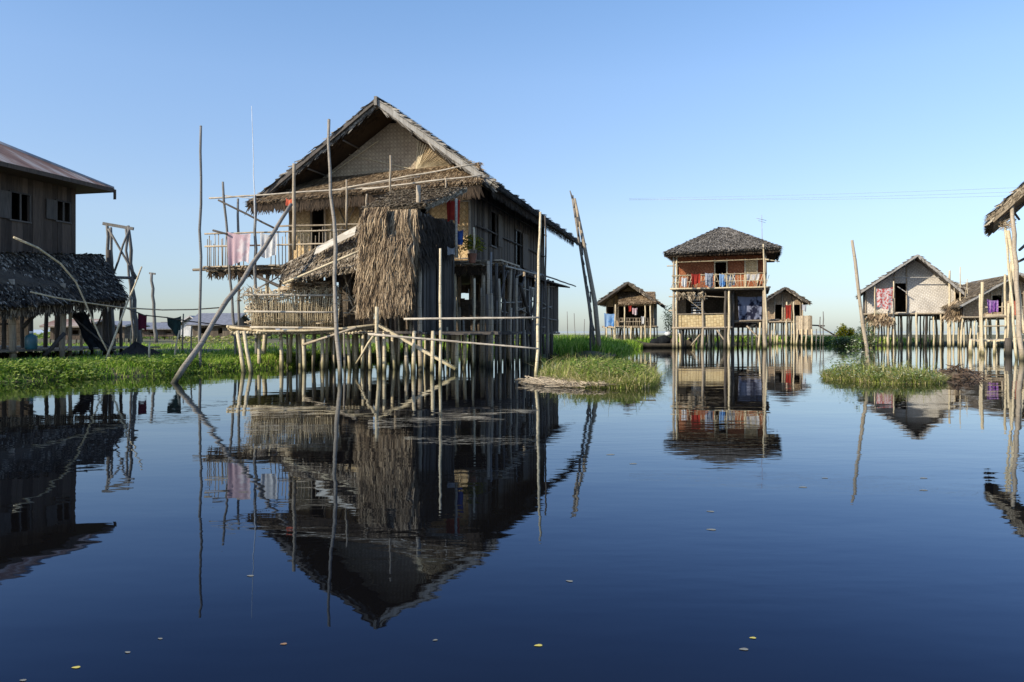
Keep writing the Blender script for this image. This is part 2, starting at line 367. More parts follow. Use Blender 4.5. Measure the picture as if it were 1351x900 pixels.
def leaves(mb, pts, size):
    for p in pts:
        p = Vector(p); a = rnd(0, 2*pi); d = Vector((cos(a), sin(a), rnd(-.3, .9))).normalized(); s_ = d.cross(Vector((rnd(-.4,.4), rnd(-.4,.4), 1))).normalized()
        L = size*rnd(.6, 1.3); w = L*.33; m_ = p+d*L*.5; t = p+d*L-Vector((0,0,L*.15))
        k = len(mb.v); mb.v += [tuple(p), tuple(m_+s_*w), tuple(t), tuple(m_-s_*w)]; mb.f.append((k, k+1, k+2, k+3))

# ================================================================== SETTING
me = MB(); me.quad((-2500,-60,0), (2500,-60,0), (2500,6000,0), (-2500,6000,0)); o = me.build('water', M['water']); tag(o, kind='structure')
me = MB(); me.quad((-2500,-60,-2.5), (2500,-60,-2.5), (2500,6000,-2.5), (-2500,6000,-2.5)); o = me.build('lake_bed', M['mud']); tag(o, kind='structure')

# shore polygon seen from above: (X, D) along the water's edge, left to right, then the far side
shore = [(-34, 12.5), (-10.2, 15.6), (-9.5, 16.3), (-8.8, 17.2), (-7.9, 18.5), (-7.3, 20.0), (-6.4, 21.6), (-5.9, 24.5), (-4.9, 28.5), (-3.4, 33.0), (-1.0, 37.5),
         (1.2, 36.5), (2.4, 33.0), (3.6, 31.5), (4.6, 34.0), (5.2, 38.0), (7.0, 45.0), (8.4, 50.5), (12, 57), (16, 62), (21, 66), (26, 72), (30, 70), (27.6, 62), (27, 58), (28.5, 60), (31, 63), (34, 60),
         (34, 52), (26.5, 41), (24.5, 37.5), (27, 35.5), (60, 40)]
def seg_d(px, py, a, b):
    ax, ay = a; bx, by = b; vx, vy = bx-ax, by-ay; t = max(0, min(1, ((px-ax)*vx+(py-ay)*vy)/(vx*vx+vy*vy)))
    return math.hypot(px-ax-t*vx, py-ay-t*vy)
poly = shore + [(300, 200), (300, 420), (-300, 420), (-120, 10)]
def inside(x, y):
    c = False; n = len(poly); j = n-1
    for i in range(n):
        xi, yi = poly[i]; xj, yj = poly[j]
        if (yi > y) != (yj > y) and x < (xj-xi)*(y-yi)/(yj-yi)+xi: c = not c
        j = i
    return c
def sdist(x, y):
    d = min(seg_d(x, y, shore[i], shore[i+1]) for i in range(len(shore)-1)); return d if inside(x, y) else -d
from mathutils import noise as mn
def land_z(x, y):
    d = sdist(x, y); far = min(1.0, max(0, (y-60)/60))
    return max(-1.0, min(.24-.1*far, d*.45 if d > 0 else d*.8)) + (mn.noise(Vector((x*.9, y*.9, 0)))*.07 + mn.noise(Vector((x*.25, y*.25, 3)))*.06)*(1 if d > .2 else .4) - .03
mb = MB(); xs = [-60, -45, -36, -30, -25] + [-22+.42*i for i in range(0, 150)] + [42, 46, 52, 60, 80, 120]; ys = [9+.42*i for i in range(0, 130)] + [64.5+1.2*i for i in range(14)] + [84, 92, 105, 130, 180, 260]
for y in ys:
    for x in xs:
        x2 = x*(1 + max(0, y-60)/60) ; mb.v.append((x2, y, land_z(x2, y)))
nx = len(xs)
for j in range(len(ys)-1):
    for i in range(nx-1):
        k = j*nx+i; q = (k, k+1, k+nx+1, k+nx)
        if max(mb.v[t][2] for t in q) > -.6: mb.f.append(q)
o = mb.build('ground', M['soil'], None, True); tag(o, kind='structure')

def scatter(n, xr, yr, dmin=.02, dmax=99, clump=.0, thr=-.15):
    out_ = []; tries = 0
    while len(out_) < n and tries < n*12:
        tries += 1; x, y = rnd(*xr), rnd(*yr)
        if clump and mn.noise(Vector((x*clump, y*clump, 9))) < thr+rnd(-.2, .2): continue
        d = sdist(x, y)
        if dmin < d < dmax: out_.append((x, y, land_z(x, y)-.02))
    return out_
mb = MB()
blades(mb, scatter(16000, (-24, -5.5), (13, 30), .0, 6, .7, -.3), .17, .02)
blades(mb, scatter(9000, (-24, -6), (14, 30), -.1, 1.1), .15, .02, .6)
blades(mb, scatter(9000, (-32, -3), (26, 50), .0, 99, .35, -.1), .2, .035)
o = mb.build('grass', M['grass']); tag(o, 'short green grass and reeds growing over the left bank', 'grass', kind='stuff')
mb = MB(); leaves(mb, [(x, y, z+rnd(.0, .2)*(1 if x < -7.9 else .5)) for x, y, z in scatter(11000, (-22, -7.2), (13, 23), -.15, 1.5, 1.1, -.15)], .10)
o = mb.build('water_plants', M['leaf']); tag(o, 'broad leafy green water plants crowding the edge of the left bank', 'water plants', kind='stuff')
mb = MB()
blades(mb, scatter(12000, (1.0, 9.5), (31, 52), .0, 99, .5, -.1), .38, .04)
blades(mb, scatter(4000, (1.0, 6.0), (38, 60), 1, 99), .6, .05)
blades(mb, scatter(5000, (9, 33), (52, 90), .0, 6), .45, .07)
blades(mb, scatter(3500, (22, 36), (35, 52), .0, 99), .4, .05)
blades(mb, scatter(5000, (-6, 1.5), (28, 50), .0, 99), .3, .04)
o = mb.build('grass', M['grass']); tag(o, 'tall bright green marsh grass behind the house stilts and far shore', 'grass', kind='stuff')

# two islets in front
def islet(cx, cy, rx, ry, hgt, seed, mat, nb, h, name='islet'):
    mb = MB(); n, m_ = 40, 12
    def zf(x, y):
        a = math.atan2((y-cy)/ry, (x-cx)/rx); r = math.hypot((x-cx)/rx, (y-cy)/ry)/(1+.16*mn.noise(Vector((cos(a)*1.6, sin(a)*1.6, seed))))
        return hgt*(1-r**2.2)+.03*mn.noise(Vector((x*3, y*3, seed))) - (.02 if r > 1 else 0), r
    for j in range(m_+1):
        for i in range(n):
            a = 2*pi*i/n; rr = 1.25*j/m_; x, y = cx+rx*rr*cos(a), cy+ry*rr*sin(a); mb.v.append((x, y, zf(x, y)[0]))
    for j in range(m_):
        for i in range(n):
            k, l = j*n+i, j*n+(i+1) % n; mb.f.append((k, l, l+n, k+n))
    o = mb.build(name, M['soil'], None, True); tag(o, kind='structure')
    pts = []
    while len(pts) < nb:
        x, y = rnd(cx-rx*1.15, cx+rx*1.15), rnd(cy-ry*1.15, cy+ry*1.15); z, r = zf(x, y)
        if r < 1.03 and mn.noise(Vector((x*2.2, y*2.2, seed))) > -.35+rnd(-.2, .2): pts.append((x, y, z-.02, r))
    return pts
pts = islet(G(786, 17.2).x, 17.2, 1.25, 2.9, .14, 3, 'grass', 15000, .3)
mb = MB(); blades(mb, [p[:3] for p in pts if p[0] > G(752, 17).x or R.random() < .25], .21, .016, .8)
blades(mb, [p[:3] for p in pts[::14]], .40, .014, .8)
tag(mb.build('grass', M['grass_dry']), 'yellow green grass tussock on the islet beside the tall white pole', 'grass', kind='stuff')
mb = MB(); leaves(mb, [(p[0], p[1], p[2]+rnd(.05, .3)) for p in pts[:5200] if p[0] > G(750, 17).x and p[3] < .85], .075)
tag(mb.build('water_plants', M['leaf']), 'small leafy green plants on top of the middle islet', 'water plants', kind='stuff')
mb = MB()
for i in range(1300):
    x, y = G(735+rnd(-40, 70), 1).x, 1; D = rnd(14.0, 16.2); x *= D; a = rnd(0, pi); L = rnd(.08, .3); p = Vector((x, D, .02+rnd(0, .07)))
    if math.hypot((x-G(760, 17).x)/1.1, (D-15.4)/1.4) > 1: continue
    mb.tube([p, p+Vector((cos(a)*L, sin(a)*L*.5, rnd(-.02, .05)))], .006, .004, 4)
tag(mb.build('dead_reeds', M['sticks']), 'pale dead reeds washed up along the front of the middle islet', 'dead reeds', kind='stuff')
pts = islet(G(1163, 16.8).x, 16.8, 1.02, 1.6, .10, 11, 'grass', 10000, .2)
mb = MB(); blades(mb, [p[:3] for p in pts if R.random() < .9], .16, .014, .9)
blades(mb, [p[:3] for p in pts[::18]], .36, .012, .8)
tag(mb.build('grass', M['grass_dry']), 'low green grass on the flat right hand islet', 'grass', kind='stuff')
mb = MB(); leaves(mb, [(p[0], p[1], p[2]+rnd(.02, .18)) for p in pts[:3800]], .06)
tag(mb.build('water_plants', M['leaf_pale']), 'creeping pale leaved weeds covering the right hand islet', 'water plants', kind='stuff')
# trailing weeds left of the islet, climbing the leaning pole
mb = MB()
for i in range(900):
    t = R.random(); D = 18.4+rnd(-.5, .8); px = 1103+38*t+rnd(-12, 12); z = rnd(0, .35+.75*t)*rnd(.3, 1); leaves(mb, [G(px, D, z)], .07)
tag(mb.build('weeds', M['leaf_pale']), 'thin pale weeds trailing in the water at the foot of the leaning pole', 'water plants', kind='stuff')

# debris heap right of the islet
t = thing('debris_heap', 'brown heap of dead roots and sticks at the end of the right islet', 'debris heap', G(1262, 17.4))
mb = MB()
for i in range(420):
    a, r = rnd(0, 2*pi), R.random()**.6; p = Vector((cos(a)*r*.5, sin(a)*r*.55, rnd(-.02, .27*(1-r*.8)))); b_ = rnd(0, 2*pi); L = rnd(.06, .32)
    mb.tube([p, p+Vector((cos(b_)*L, sin(b_)*L, rnd(-.08, .1)))], .012, .006, 5)
mb.build('sticks', wood_mat('root_sticks', (.035,.025,.018), (.18,.12,.08), wet=False, stretch=(3,3,3)), t)
mb = MB()
for j in range(7):
    for i in range(16):
        a = 2*pi*i/16; r = j/6; mb.v.append((cos(a)*r*.5, sin(a)*r*.6, .19*(1-r**2)-.03+.03*sin(i*3.1+j)))
for j in range(6):
    for i in range(16): k, l = j*16+i, j*16+(i+1) % 16; mb.f.append((k, l, l+16, k+16))
mb.build('mud_mound', M['mud'], t)

# ================================================================== MAIN HOUSE
A0 = -14.0; FM = Frame(-.63, 24.0, A0)
RX, RZ, EZ = -3.69, 8.23, 5.53
H = thing('stilt_house', 'large weathered bamboo house with a steep thatched gable roof, standing on stilts left of centre', 'house', (FM.o.x, FM.o.y, 0), FM.a)
def hl(px, py, D): return FM.loc(P(px, py, D))
LX, LZ = -7.75, 5.42
# roof
roof_slope(H, (RX, 0, RZ), (RX, 12.5, RZ), (0, 18.0, EZ), (0, 0, EZ), 6500, 'thatch_grey', .55, .06, 12, .16)
roof_slope(H, (RX, 12.5, RZ), (RX, 0, RZ), (LX, 0, LZ), (LX, 14, LZ), 6000, 'thatch_grey', .55, .06, 12, .16)
mb = MB(); mb.slab((RX-.02, .12, RZ-.2), (RX-.02, 12, RZ-.2), (-.25, 15.0, EZ-.03), (-.25, .12, EZ-.03), .03); mb.slab((RX+.02, .12, RZ-.2), (RX+.02, 12, RZ-.2), (LX+.25, 13, LZ-.03), (LX+.25, .12, LZ-.03), .03)
mb.straw((RX, .02, RZ-.17), (RX-.01, .5, RZ-.17), (LX, .5, LZ-.17), (LX, .02, LZ-.17), 900, .35, .05, 16, -.08, .6)
mb.straw((-.02, .3, EZ-.12), (-.02, 15, EZ-.12), (0, 15, EZ-.3), (0, .3, EZ-.3), 900, .22, .05, 1, -.03, .4)
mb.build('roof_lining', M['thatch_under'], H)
mb = MB()
for i in range(11):
    y = .25+i*1.1; mb.tube([(RX+.05, y, RZ-.26), (-.1, y, EZ-.12)], .035, .03, 6, .02); mb.tube([(RX-.05, y, RZ-.26), (LX+.1, y, LZ-.12)], .035, .03, 6, .02)
for f_ in (.3, .6, .9):
    mb.tube([(RX*(1-f_), .1, RZ*(1-f_)+EZ*f_-.3), (RX*(1-f_), 13, RZ*(1-f_)+EZ*f_-.3)], .03, .03, 6, .02)
    mb.tube([(RX+(LX-RX)*f_, .1, RZ*(1-f_)+LZ*f_-.3), (RX+(LX-RX)*f_, 12, RZ*(1-f_)+LZ*f_-.3)], .03, .03, 6, .02)
mb.build('rafters', M['pole_dark'], H, True)
mb = MB(); mb.beam((RX-.02, -.06, RZ-.02), (.03, -.06, EZ-.07), .05, .17); mb.build('bargeboard', M['fascia'], H)
mb = MB(); mb.beam((RX-.02, -.10, RZ-.02), (LX, -.06, LZ-.09), .05, .12); mb.build('bargeboard', M['plank'], H)
mb = MB(); mb.beam((RX, -.14, RZ-.18), (RX, -.14, RZ+.10), .09, .05); mb.tube([(RX, -.1, RZ+.04), (RX, 12.4, RZ+.04)], .08, .08, 7, .03)
mb.straw((RX-.02, .0, RZ+.09), (RX-.02, 12.4, RZ+.09), (RX+.35, 12.4, RZ-.13), (RX+.35, .0, RZ-.13), 700, .3, .05, 2, .04, .3)
mb.build('ridge_cap', M['thatch_grey'], H)
mb = MB(); mb.beam((.02, .0, EZ-.12), (.02, 18.1, EZ-.12), .05, .07); mb.build('eave_board', M['plank'], H)
# gable wall and its frame
def gz(x): return (RZ-.28-(x-RX)*(RZ-EZ)/(-RX)) if x > RX else (RZ-.28-(RX-x)*(RZ-LZ)/(RX-LX))
mb = MB(); mat_wall(mb, 'x', 1.3, -7.1, -.55, 5.9, gz, (), .25); mb.build('gable_wall', M['gable'], H)
mb = MB()
for i in range(22):                                   # fan of split canes nailed over the lower right of the gable
    t_ = i/21; mb.beam((-2.9+t_*.1, 1.27-.004*(i % 3), 6.25), (-2.8+t_*2.1, 1.27-.004*(i % 3), 6.3+(1-t_)*1.0+.05), .035, .01)
mb.beam((-5.6, 1.26, 7.0), (-3.0, 1.26, 6.3), .03, .02); mb.beam((-4.2, 1.26, 7.3), (-5.9, 1.26, 6.3), .03, .02)
mb.build('gable_canes', M['bamboo'], H)
# skirt roof over the front
SK = [(-7.4, 1.2, 6.10), (-.75, 1.2, 6.40), (-.25, -.25, 5.52), (-7.95, -.2, 5.22)]
roof_slope(H, SK[0], SK[1], SK[2], SK[3], 7500, 'thatch_brown', .36, .035, 9, .12, .045, 'skirt_roof', jit=.5)
mb = MB()
mb.straw((-7.9, -.3, 5.16), (-.3, -.4, 5.42), (-.3, -.42, 5.1), (-7.9, -.35, 4.95), 1300, .3, .04, 1, -.02, .5)
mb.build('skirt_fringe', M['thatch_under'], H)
for a_, b_, r in (((-9.3, -.55, 5.32), (-3.4, -.52, 5.42), .03), ((-4.6, -.6, 5.42), (-.35, -.5, 5.98), .028), ((-3.9, -.62, 5.36), (-.1, -.6, 5.62), .03), ((-5.3, -.5, 5.38), (-2.2, -.2, 5.75), .022)):
    pole_obj('roof_rod', [a_, b_], r, r*.8, 'rail', H, .03)
# front wall, upper storey
mb = MB(); mat_wall(mb, 'x', .8, -7.15, -.9, 3.1, 5.85, holes=[(-6.35, -5.9, 3.2, 5.1), (-3.2, -2.3, 3.2, 5.2)]); mb.build('front_wall', M['mat_warm'], H)
mb = MB()
for x in (-7.15, -6.35, -5.85, -4.6, -3.25, -2.3, -.92): mb.tube([(x, .74, 3.1), (x, .74, 5.75)], .045, .04, 7, .015)
for z in (3.3, 5.1): mb.tube([(-7.15, .70, z), (-.9, .70, z)], .03, .03, 6, .01)
mb.tube([(-5.85, .69, 3.3), (-4.7, .69, 5.2)], .03, .03, 6, .01); mb.tube([(-5.4, .66, 5.2), (-4.7, .66, 3.6)], .03, .03, 6, .01)
mb.build('wall_frame', M['pole'], H, True)
# right side wall of canes with two openings
mb = MB(); slatwall(mb, 'y', -.92, .85, 12.3, 3.12, EZ+.42, .085, .02, holes=[(3.05, 3.75, 3.95, 5.15), (6.7, 7.5, 3.5, 4.95)], jit=.012, gap=.003); mb.build('side_wall', M['slat_dark'], H)
for (y0, y1, z0, z1) in ((3.05, 3.75, 3.95, 5.15), (6.7, 7.5, 3.5, 4.95)):
    mb = MB()
    for y in (y0, y1): mb.beam((-.87, y, z0), (-.87, y, z1), .05, .06)
    for z in (z0, z1): mb.beam((-.86, y0-.06, z), (-.86, y1+.06, z), .05, .05)
    w_ = mb.build('window', M['plank'], H)
    mb = MB(); mb.box(-.80, -.77, y1+.03, y1+.9, z0+.05, z1-.02) if y0 > 5 else mb.box(-.80, -.77, y1+.03, y1+.55, z0+.05, z1-.02); mb.build('shutter', M['slat_dark'], w_)
mb = MB(); slatwall(mb, 'y', -7.15, .85, 12.3, 3.12, LZ+.4, .12, .02); mb.build('side_wall', M['slat_dark'], H)
mb = MB(); slatwall(mb, 'x', 12.3, -7.15, -.92, 3.12, gz, .14, .02); mb.build('rear_wall', M['slat_dark'], H)
mb = MB()
for z, x in ((5.35, -.8), (4.4, -.82), (3.2, -.8)): mb.tube([(x, 1.3, z), (x, 12.3, z)], .03, .028, 6, .02)
mb.build('side_rail', M['pole_dark'], H, True)
# upper floor and front deck
mb = MB(); mb.box(-7.2, -.85, 1.3, 12.4, 3.0, 3.12); mb.build('floor', M['plank'], H)
mb = MB()
for i in range(46):
    x = -9.2+i*.213; mb.box(x, x+.2, -.95+rnd(-.08, .06), 1.28, 3.04+rnd(0, .012), 3.09)
for i in range(5): mb.tube([(-9.35-rnd(0, .4), -.85+i*.5, 2.99), (.6, -.85+i*.5, 2.99)], .045, .04, 7, .02)
for i in range(60):
    x = rnd(-9.2, .4); mb.beam((x, -1.0-rnd(0, .2), 3.03+rnd(-.12, .05)), (x+rnd(-.5, .5), -.7, 3.03+rnd(-.1, .04)), .05, .02)
mb.build('upper_deck', M['pole'], H)
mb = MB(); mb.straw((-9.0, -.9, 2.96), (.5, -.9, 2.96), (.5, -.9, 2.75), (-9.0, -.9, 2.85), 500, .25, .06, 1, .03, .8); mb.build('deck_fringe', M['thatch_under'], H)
# railing of the left balcony
mb = MB()
for x0_, x1_, z_ in ((-9.2, -4.3, 4.12), (-9.2, -4.3, 3.72), (-6.6, -2.3, 4.28)): mb.tube([(x0_, -.92, z_), (x1_, -.92, z_+rnd(-.05, .05))], .03, .026, 6, .02)
for i in range(40):
    x = -9.1+i*.125
    if x > -6.9 or x < -8.2: mb.tube([(x+rnd(-.03, .03), -.9, 3.05), (x+rnd(-.03, .03), -.9, 4.05+rnd(-.15, .18))], .016, .014, 5)
for i in range(9): mb.tube([(-9.12, -.8+i*.24, 3.05), (-9.12, -.8+i*.24, 4.0+rnd(-.3, .1))], .018, .016, 5)
mb.build('railing', M['pole'], H, True)
for px, yt, yb, D, r in ((296, 240, 485, 25.0, .045), (316, 262, 348, 25.2, .045), (338, 258, 480, 24.6, .055)):
    a_ = hl(px+(18 if px == 296 else 0), yb, D); b_ = hl(px-2, yt, D); a_.z = -.3; pole_obj('balcony_post', [a_, b_], r, r*.8, 'pole_grey', H, .02)
pole_obj('balcony_rod', [hl(288, 264, 24.8), hl(366, 303, 24.4)], .03, .03, 'pole_dark', H, .02)
pole_obj('balcony_rod', [hl(281, 304, 24.8), hl(300, 309, 24.6)], .035, .03, 'pole_dark', H, .01)
pole_obj('balcony_rod', [hl(296, 258, 25), hl(345, 263, 24.7)], .012, .012, 'rail', H, .01)
pole_obj('balcony_brace', [hl(340, 365, 24.5), hl(385, 385, 24.2)], .05, .05, 'pole_dark', H, .02)
pole_obj('balcony_brace', [hl(338, 382, 23.5), hl(366, 366, 24)], .025, .02, 'pole_grey', H, .01)
# rods standing through the skirt
for px, yt, yb, D, r in ((388, 216, 330, 23.6, .06), (457, 237, 300, 23.4, .035), (515, 205, 256, 23.5, .035), (588, 235, 250, 23, .025), (484, 256, 285, 23, .03)):
    pole_obj('upright_rod', [hl(px, yb, D), hl(px, yt, D)], r, r*.8, 'pole', H, .02)
# lower storey on the right
def rz2(px, py, x=.5): return FM.hx(px, py, x)
mb = MB(); slatwall(mb, 'y', .5, 4.2, 8.1, 1.0, 2.9, .11, .02, jit=.02); mb.build('lower_wall', M['slat_dark'], H); mb = MB(); slatwall(mb, 'x', 8.1, -6.9, .5, 1.0, 2.95, .14, .02, holes=[(-5.4, -4.6, 1.5, 2.5), (-3.6, -3.2, 1.4, 2.6), (-2.3, -1.7, 1.6, 2.5), (-.9, -.3, 1.5, 2.4)])
mb.build('lower_wall', M['slat_dark'], H); mb = MB(); slatwall(mb, 'y', .5, -.6, 4.2, 1.0, 1.55, .12, .02, jit=.04)
mb.build('lower_wall', M['slat_dark'], H)
w_ = MB()
for y in (3.0, 3.75): w_.beam((.50, y, 1.55), (.50, y, 2.55), .05, .05)
for z in (1.6, 2.05, 2.5): w_.beam((.49, 3.0, z), (.49, 3.75, z), .04, .05)
w_.beam((.5, 3.37, 1.55), (.5, 3.37, 2.5), .04, .04); w_.build('window', M['tarp_pale'], H)
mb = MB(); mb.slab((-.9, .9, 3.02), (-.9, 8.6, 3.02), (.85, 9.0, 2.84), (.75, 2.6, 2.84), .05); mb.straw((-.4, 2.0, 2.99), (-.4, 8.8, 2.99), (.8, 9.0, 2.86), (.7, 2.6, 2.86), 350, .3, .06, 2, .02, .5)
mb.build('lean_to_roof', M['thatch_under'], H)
pole_obj('lean_to_pole', [(.55, 3.0, 3.06), (.5, 12.5, 3.06)], .03, .03, 'pole_grey', H, .02)
pole_obj('lean_to_pole', [(.62, -.6, 2.92), (.55, 4.6, 3.02)], .03, .03, 'rail', H, .02)
mb = MB()
for i in range(40):
    y = -2.0+i*.26; mb.box(-6.9, .55, y, y+.24, .92, .98+rnd(0, .01))
mb.build('lower_floor', M['plank'], H)
for i in range(14):
    y = -2.0+i*.66+rnd(-.15, .15); pole_obj('wall_post', [(.52, y, .2), (.52+rnd(-.05, .05), y+rnd(-.1, .1), 2.95)], .05, .045, 'pole_dark' if i % 3 else 'pole', H, .02)
for y in (-1.9, .4, 2.6): pole_obj('cross_brace', [(.56, y, 1.1), (.56, y+1.6, 2.8)], .03, .03, 'pole_dark', H, .02)
pole_obj('cross_brace', [(.6, 4.4, .1), (.62, 1.2, 2.5)], .06, .06, 'pole_dark', H, .02)
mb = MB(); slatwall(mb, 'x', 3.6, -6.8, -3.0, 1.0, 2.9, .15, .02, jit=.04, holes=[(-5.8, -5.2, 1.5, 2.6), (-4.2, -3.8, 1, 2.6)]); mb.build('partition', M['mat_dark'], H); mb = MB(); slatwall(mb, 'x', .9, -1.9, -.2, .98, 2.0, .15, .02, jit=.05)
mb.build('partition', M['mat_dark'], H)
for i in range(26):  # added pale posts, their light colour standing in for sunlit wood inside the storey
    x, y = rnd(-6.5, .2), rnd(-.8, 7.5); pole_obj('inner_post', [(x, y, .95), (x+rnd(-.2, .2), y, 2.95)], .035, .03, 'bamboo' if i % 2 else 'pole', H, .03, 6)
for i in range(12):
    y, z = rnd(-1.8, 5), rnd(1.1, 2.9); pole_obj('side_rod', [(.58, y, z), (.58, y+rnd(.8, 2.8), z+rnd(-.2, .2))], .022, .02, 'pole_mid', H, .02, 6)
for i in range(5):
    y = -1.6+i*1.05; mb = MB(); slatwall(mb, 'y', .30+rnd(-.5, .1), y, y+rnd(.45, .8), rnd(1.0, 1.8), rnd(2.1, 2.9), .09, .02, jit=.03); mb.build('side_panel', M['slat_dark' if i % 2 else 'mat_dark'], H)
# stilts under everything
for i, x in enumerate((-7.0, -6.0, -4.9, -3.9, -2.9, -1.9, -.9, .1)):
    for j, y in enumerate((-.7, 1.4, 3.6, 5.8, 8.1)):
        stilt(H, x+rnd(-.25, .25), y+rnd(-.3, .3), 3.0, .065 if j else .07, 'pole' if (i+j) % 3 else 'bamboo', .15)
for y in (2.6, 4.6, 6.5, 7.4, 9.5, 11.5): stilt(H, .45 if y < 8 else -.9, y, 3.0, .055, 'pole_dark', .08)
for px, py in ((372, 487), (383, 484), (396, 486), (402, 488), (413, 484), (426, 487), (430, 486), (448, 486), (461, 487), (470, 486), (478, 488), (322, 491), (331, 492), (342, 487), (489, 488), (507, 491), (520, 487), (534, 490), (546, 492), (571, 492), (602, 489), (612, 486)):
    w = WL(px, py); a_ = FM.loc(w); ct = 1.0
    b_ = FM.loc(G(px-(9 if px in (322, 331) else rnd(-3, 3)), w.y+.2, 1.02)); a_ = a_ + (a_-b_)*.3
    pole_obj('stilt', [a_, b_], .055, .045, 'bamboo', H, .015, 7)
for k in range(26):
    px = 368+k*10.6+rnd(-3, 3); w = WL(px, 485+rnd(-2, 4)); pole_obj('stilt', [FM.loc(w)-Vector((0,0,.35)), FM.loc(G(px+rnd(-2, 2), w.y+rnd(-.1, .1), rnd(.95, 1.3) if px < 500 else rnd(1.0, 2.6)))], .036, .03, ('bamboo', 'pole', 'pole_mid')[k % 3], H, .02, 6)
for k in range(30):
    px = 560+k*5.2+rnd(-3, 3); D = rnd(23.5, 30); x_ = FM.loc(G(px, D)); pole_obj('inner_post', [Vector((x_.x, x_.y, -.35)), Vector((x_.x+rnd(-.1, .1), x_.y, rnd(1.4, 2.9)))], .04, .03, ('pole', 'pole_mid', 'pole_dark')[k % 3], H, .02, 6)
for k in range(13):
    u_ = k/12; px = 642+70*u_+rnd(-2, 2); w = WL(px, 487-9*u_); pole_obj('stilt', [FM.loc(w)-Vector((0,0,.35)), FM.loc(G(px+rnd(-2, 2), w.y, rnd(1.0, 2.8)))], .042, .036, 'pole' if k % 2 else 'pole_dark', H, .015, 6)
# low front deck
mb = MB()
fr = [(302, 433, 21.6), (322, 435, 21.4), (345, 438, 21.1), (400, 437.5, 20.9), (450, 435, 20.7), (500, 429, 20.4)]
for q in range(3): mb.tube([hl(px+rnd(-3, 3), py-1.2+q*1.6, D+q*.12) for px, py, D in fr], .04, .035, 7, nodes=.1)
for i in range(46):
    px = 306+i*4.2; a_ = hl(px, 437, 21.1); b_ = hl(px*.93+34, 436, 24.4); a_.z = b_.z = .98+rnd(-.02, .02); mb.tube([a_, b_], .045, .04, 6, .015)
mb.tube([hl(300, 431, 21.6), hl(350, 431, 23.5)], .04, .04, 6, .02)
mb.build('low_deck', M['bamboo'], H, True)
mb = MB()
for i in range(40):
    x = rnd(-2.6, .2); y = rnd(-5.0, -.8); mb.box(x, x+rnd(.5, 1.4), y, y+.14, .92+rnd(0, .06), .99+rnd(0, .04))
mb.build('low_deck_planks', M['plank'], H)
# sloping gangplank and loose rods
mb = MB(); mb.beam(hl(498, 428, 20.0), hl(602, 487, 19.4), .14, .06); mb.build('gangplank', M['bamboo'], H)
pole_obj('deck_rod', [hl(495, 440, 19), hl(470, 480, 20)], .03, .03, 'bamboo', H, .02)
pole_obj('deck_rod', [hl(400, 455, 20.5), hl(470, 432, 19.5)], .035, .03, 'pole', H, .02)

# ---- kitchen hut with the hanging thatch, in front
hx0, hx1, hy0, hy1 = -2.08, -.82, -4.35, -1.2
K = H
roof_slope(K, (-2.6, -1.0, 5.2), (-.45, -1.0, 5.2), (-.55, -4.1, 4.22), (-2.2, -4.2, 4.15), 5000, 'thatch', .34, .04, 7, .1, .05, 'kitchen_roof', jit=.5)
mb = MB()
mb.straw((hx0, hy0, 4.12), (hx1+.1, hy0, 4.12), (hx1+.1, hy0-.25, 1.95), (hx0, hy0-.25, 1.75), 9500, .5, .02, 9, .10, .3, flop=.05)
mb.straw((hx0, hy0-.1, 4.2), (-1.4, hy0-.12, 4.2), (-1.5, hy0-.35, 1.9), (hx0, hy0-.3, 1.75), 1400, .6, .02, 7, .22, .3)
mb.straw((-1.45, hy0-.2, 3.55), (hx1+.1, hy0-.2, 3.3), (hx1+.1, hy0-.4, 1.85), (-1.4, hy0-.5, 1.75), 4200, .5, .02, 8, .2, .3, flop=.05)
mb.quad((hx0, hy0+.02, 4.1), (hx1, hy0+.02, 4.1), (hx1, hy0-.05, 1.95), (hx0, hy0-.05, 1.85))
mb.build('hanging_thatch', M['curtain'], K)
mb = MB(); slatwall(mb, 'y', hx1, hy0, hy1, 1.0, 4.1, .12, .03, jit=.03); slatwall(mb, 'y', hx0, hy0, hy1, 1.6, 4.1, .12, .03, jit=.03); slatwall(mb, 'x', hy1, hx0, hx1, 1.0, 4.3, .12, .03)
mb.build('kitchen_wall', M['plank'], K)
mb = MB(); mb.straw((hx1+.03, hy0, 4.05), (hx1+.05, hy1, 4.2), (hx1+.12, hy1, 3.4), (hx1+.12, hy0, 2.6), 500, .4, .05, 4, .1, .5); mb.build('kitchen_thatch_edge', M['thatch_under'], K)
for px, yt, yb, D, r, mt in ((552, 245, 491, 20.1, .065, 'pole'), (497, 405, 492, 18.9, .05, 'bamboo'), (536, 470, 492, 19, .05, 'pole'), (625, 300, 330, 21.5, .03, 'bamboo'), (602, 262, 340, 21.6, .04, 'rail')):
    a_ = hl(px+(5 if px == 552 else 0), yb, D); b_ = hl(px, yt, D+(.4 if px == 552 else 0)); 
    if yb > 450: a_ = FM.loc(WL(px+3, yb)); a_.z = -.3
    pole_obj('post', [a_, b_], r, r*.9, mt, K, .02)
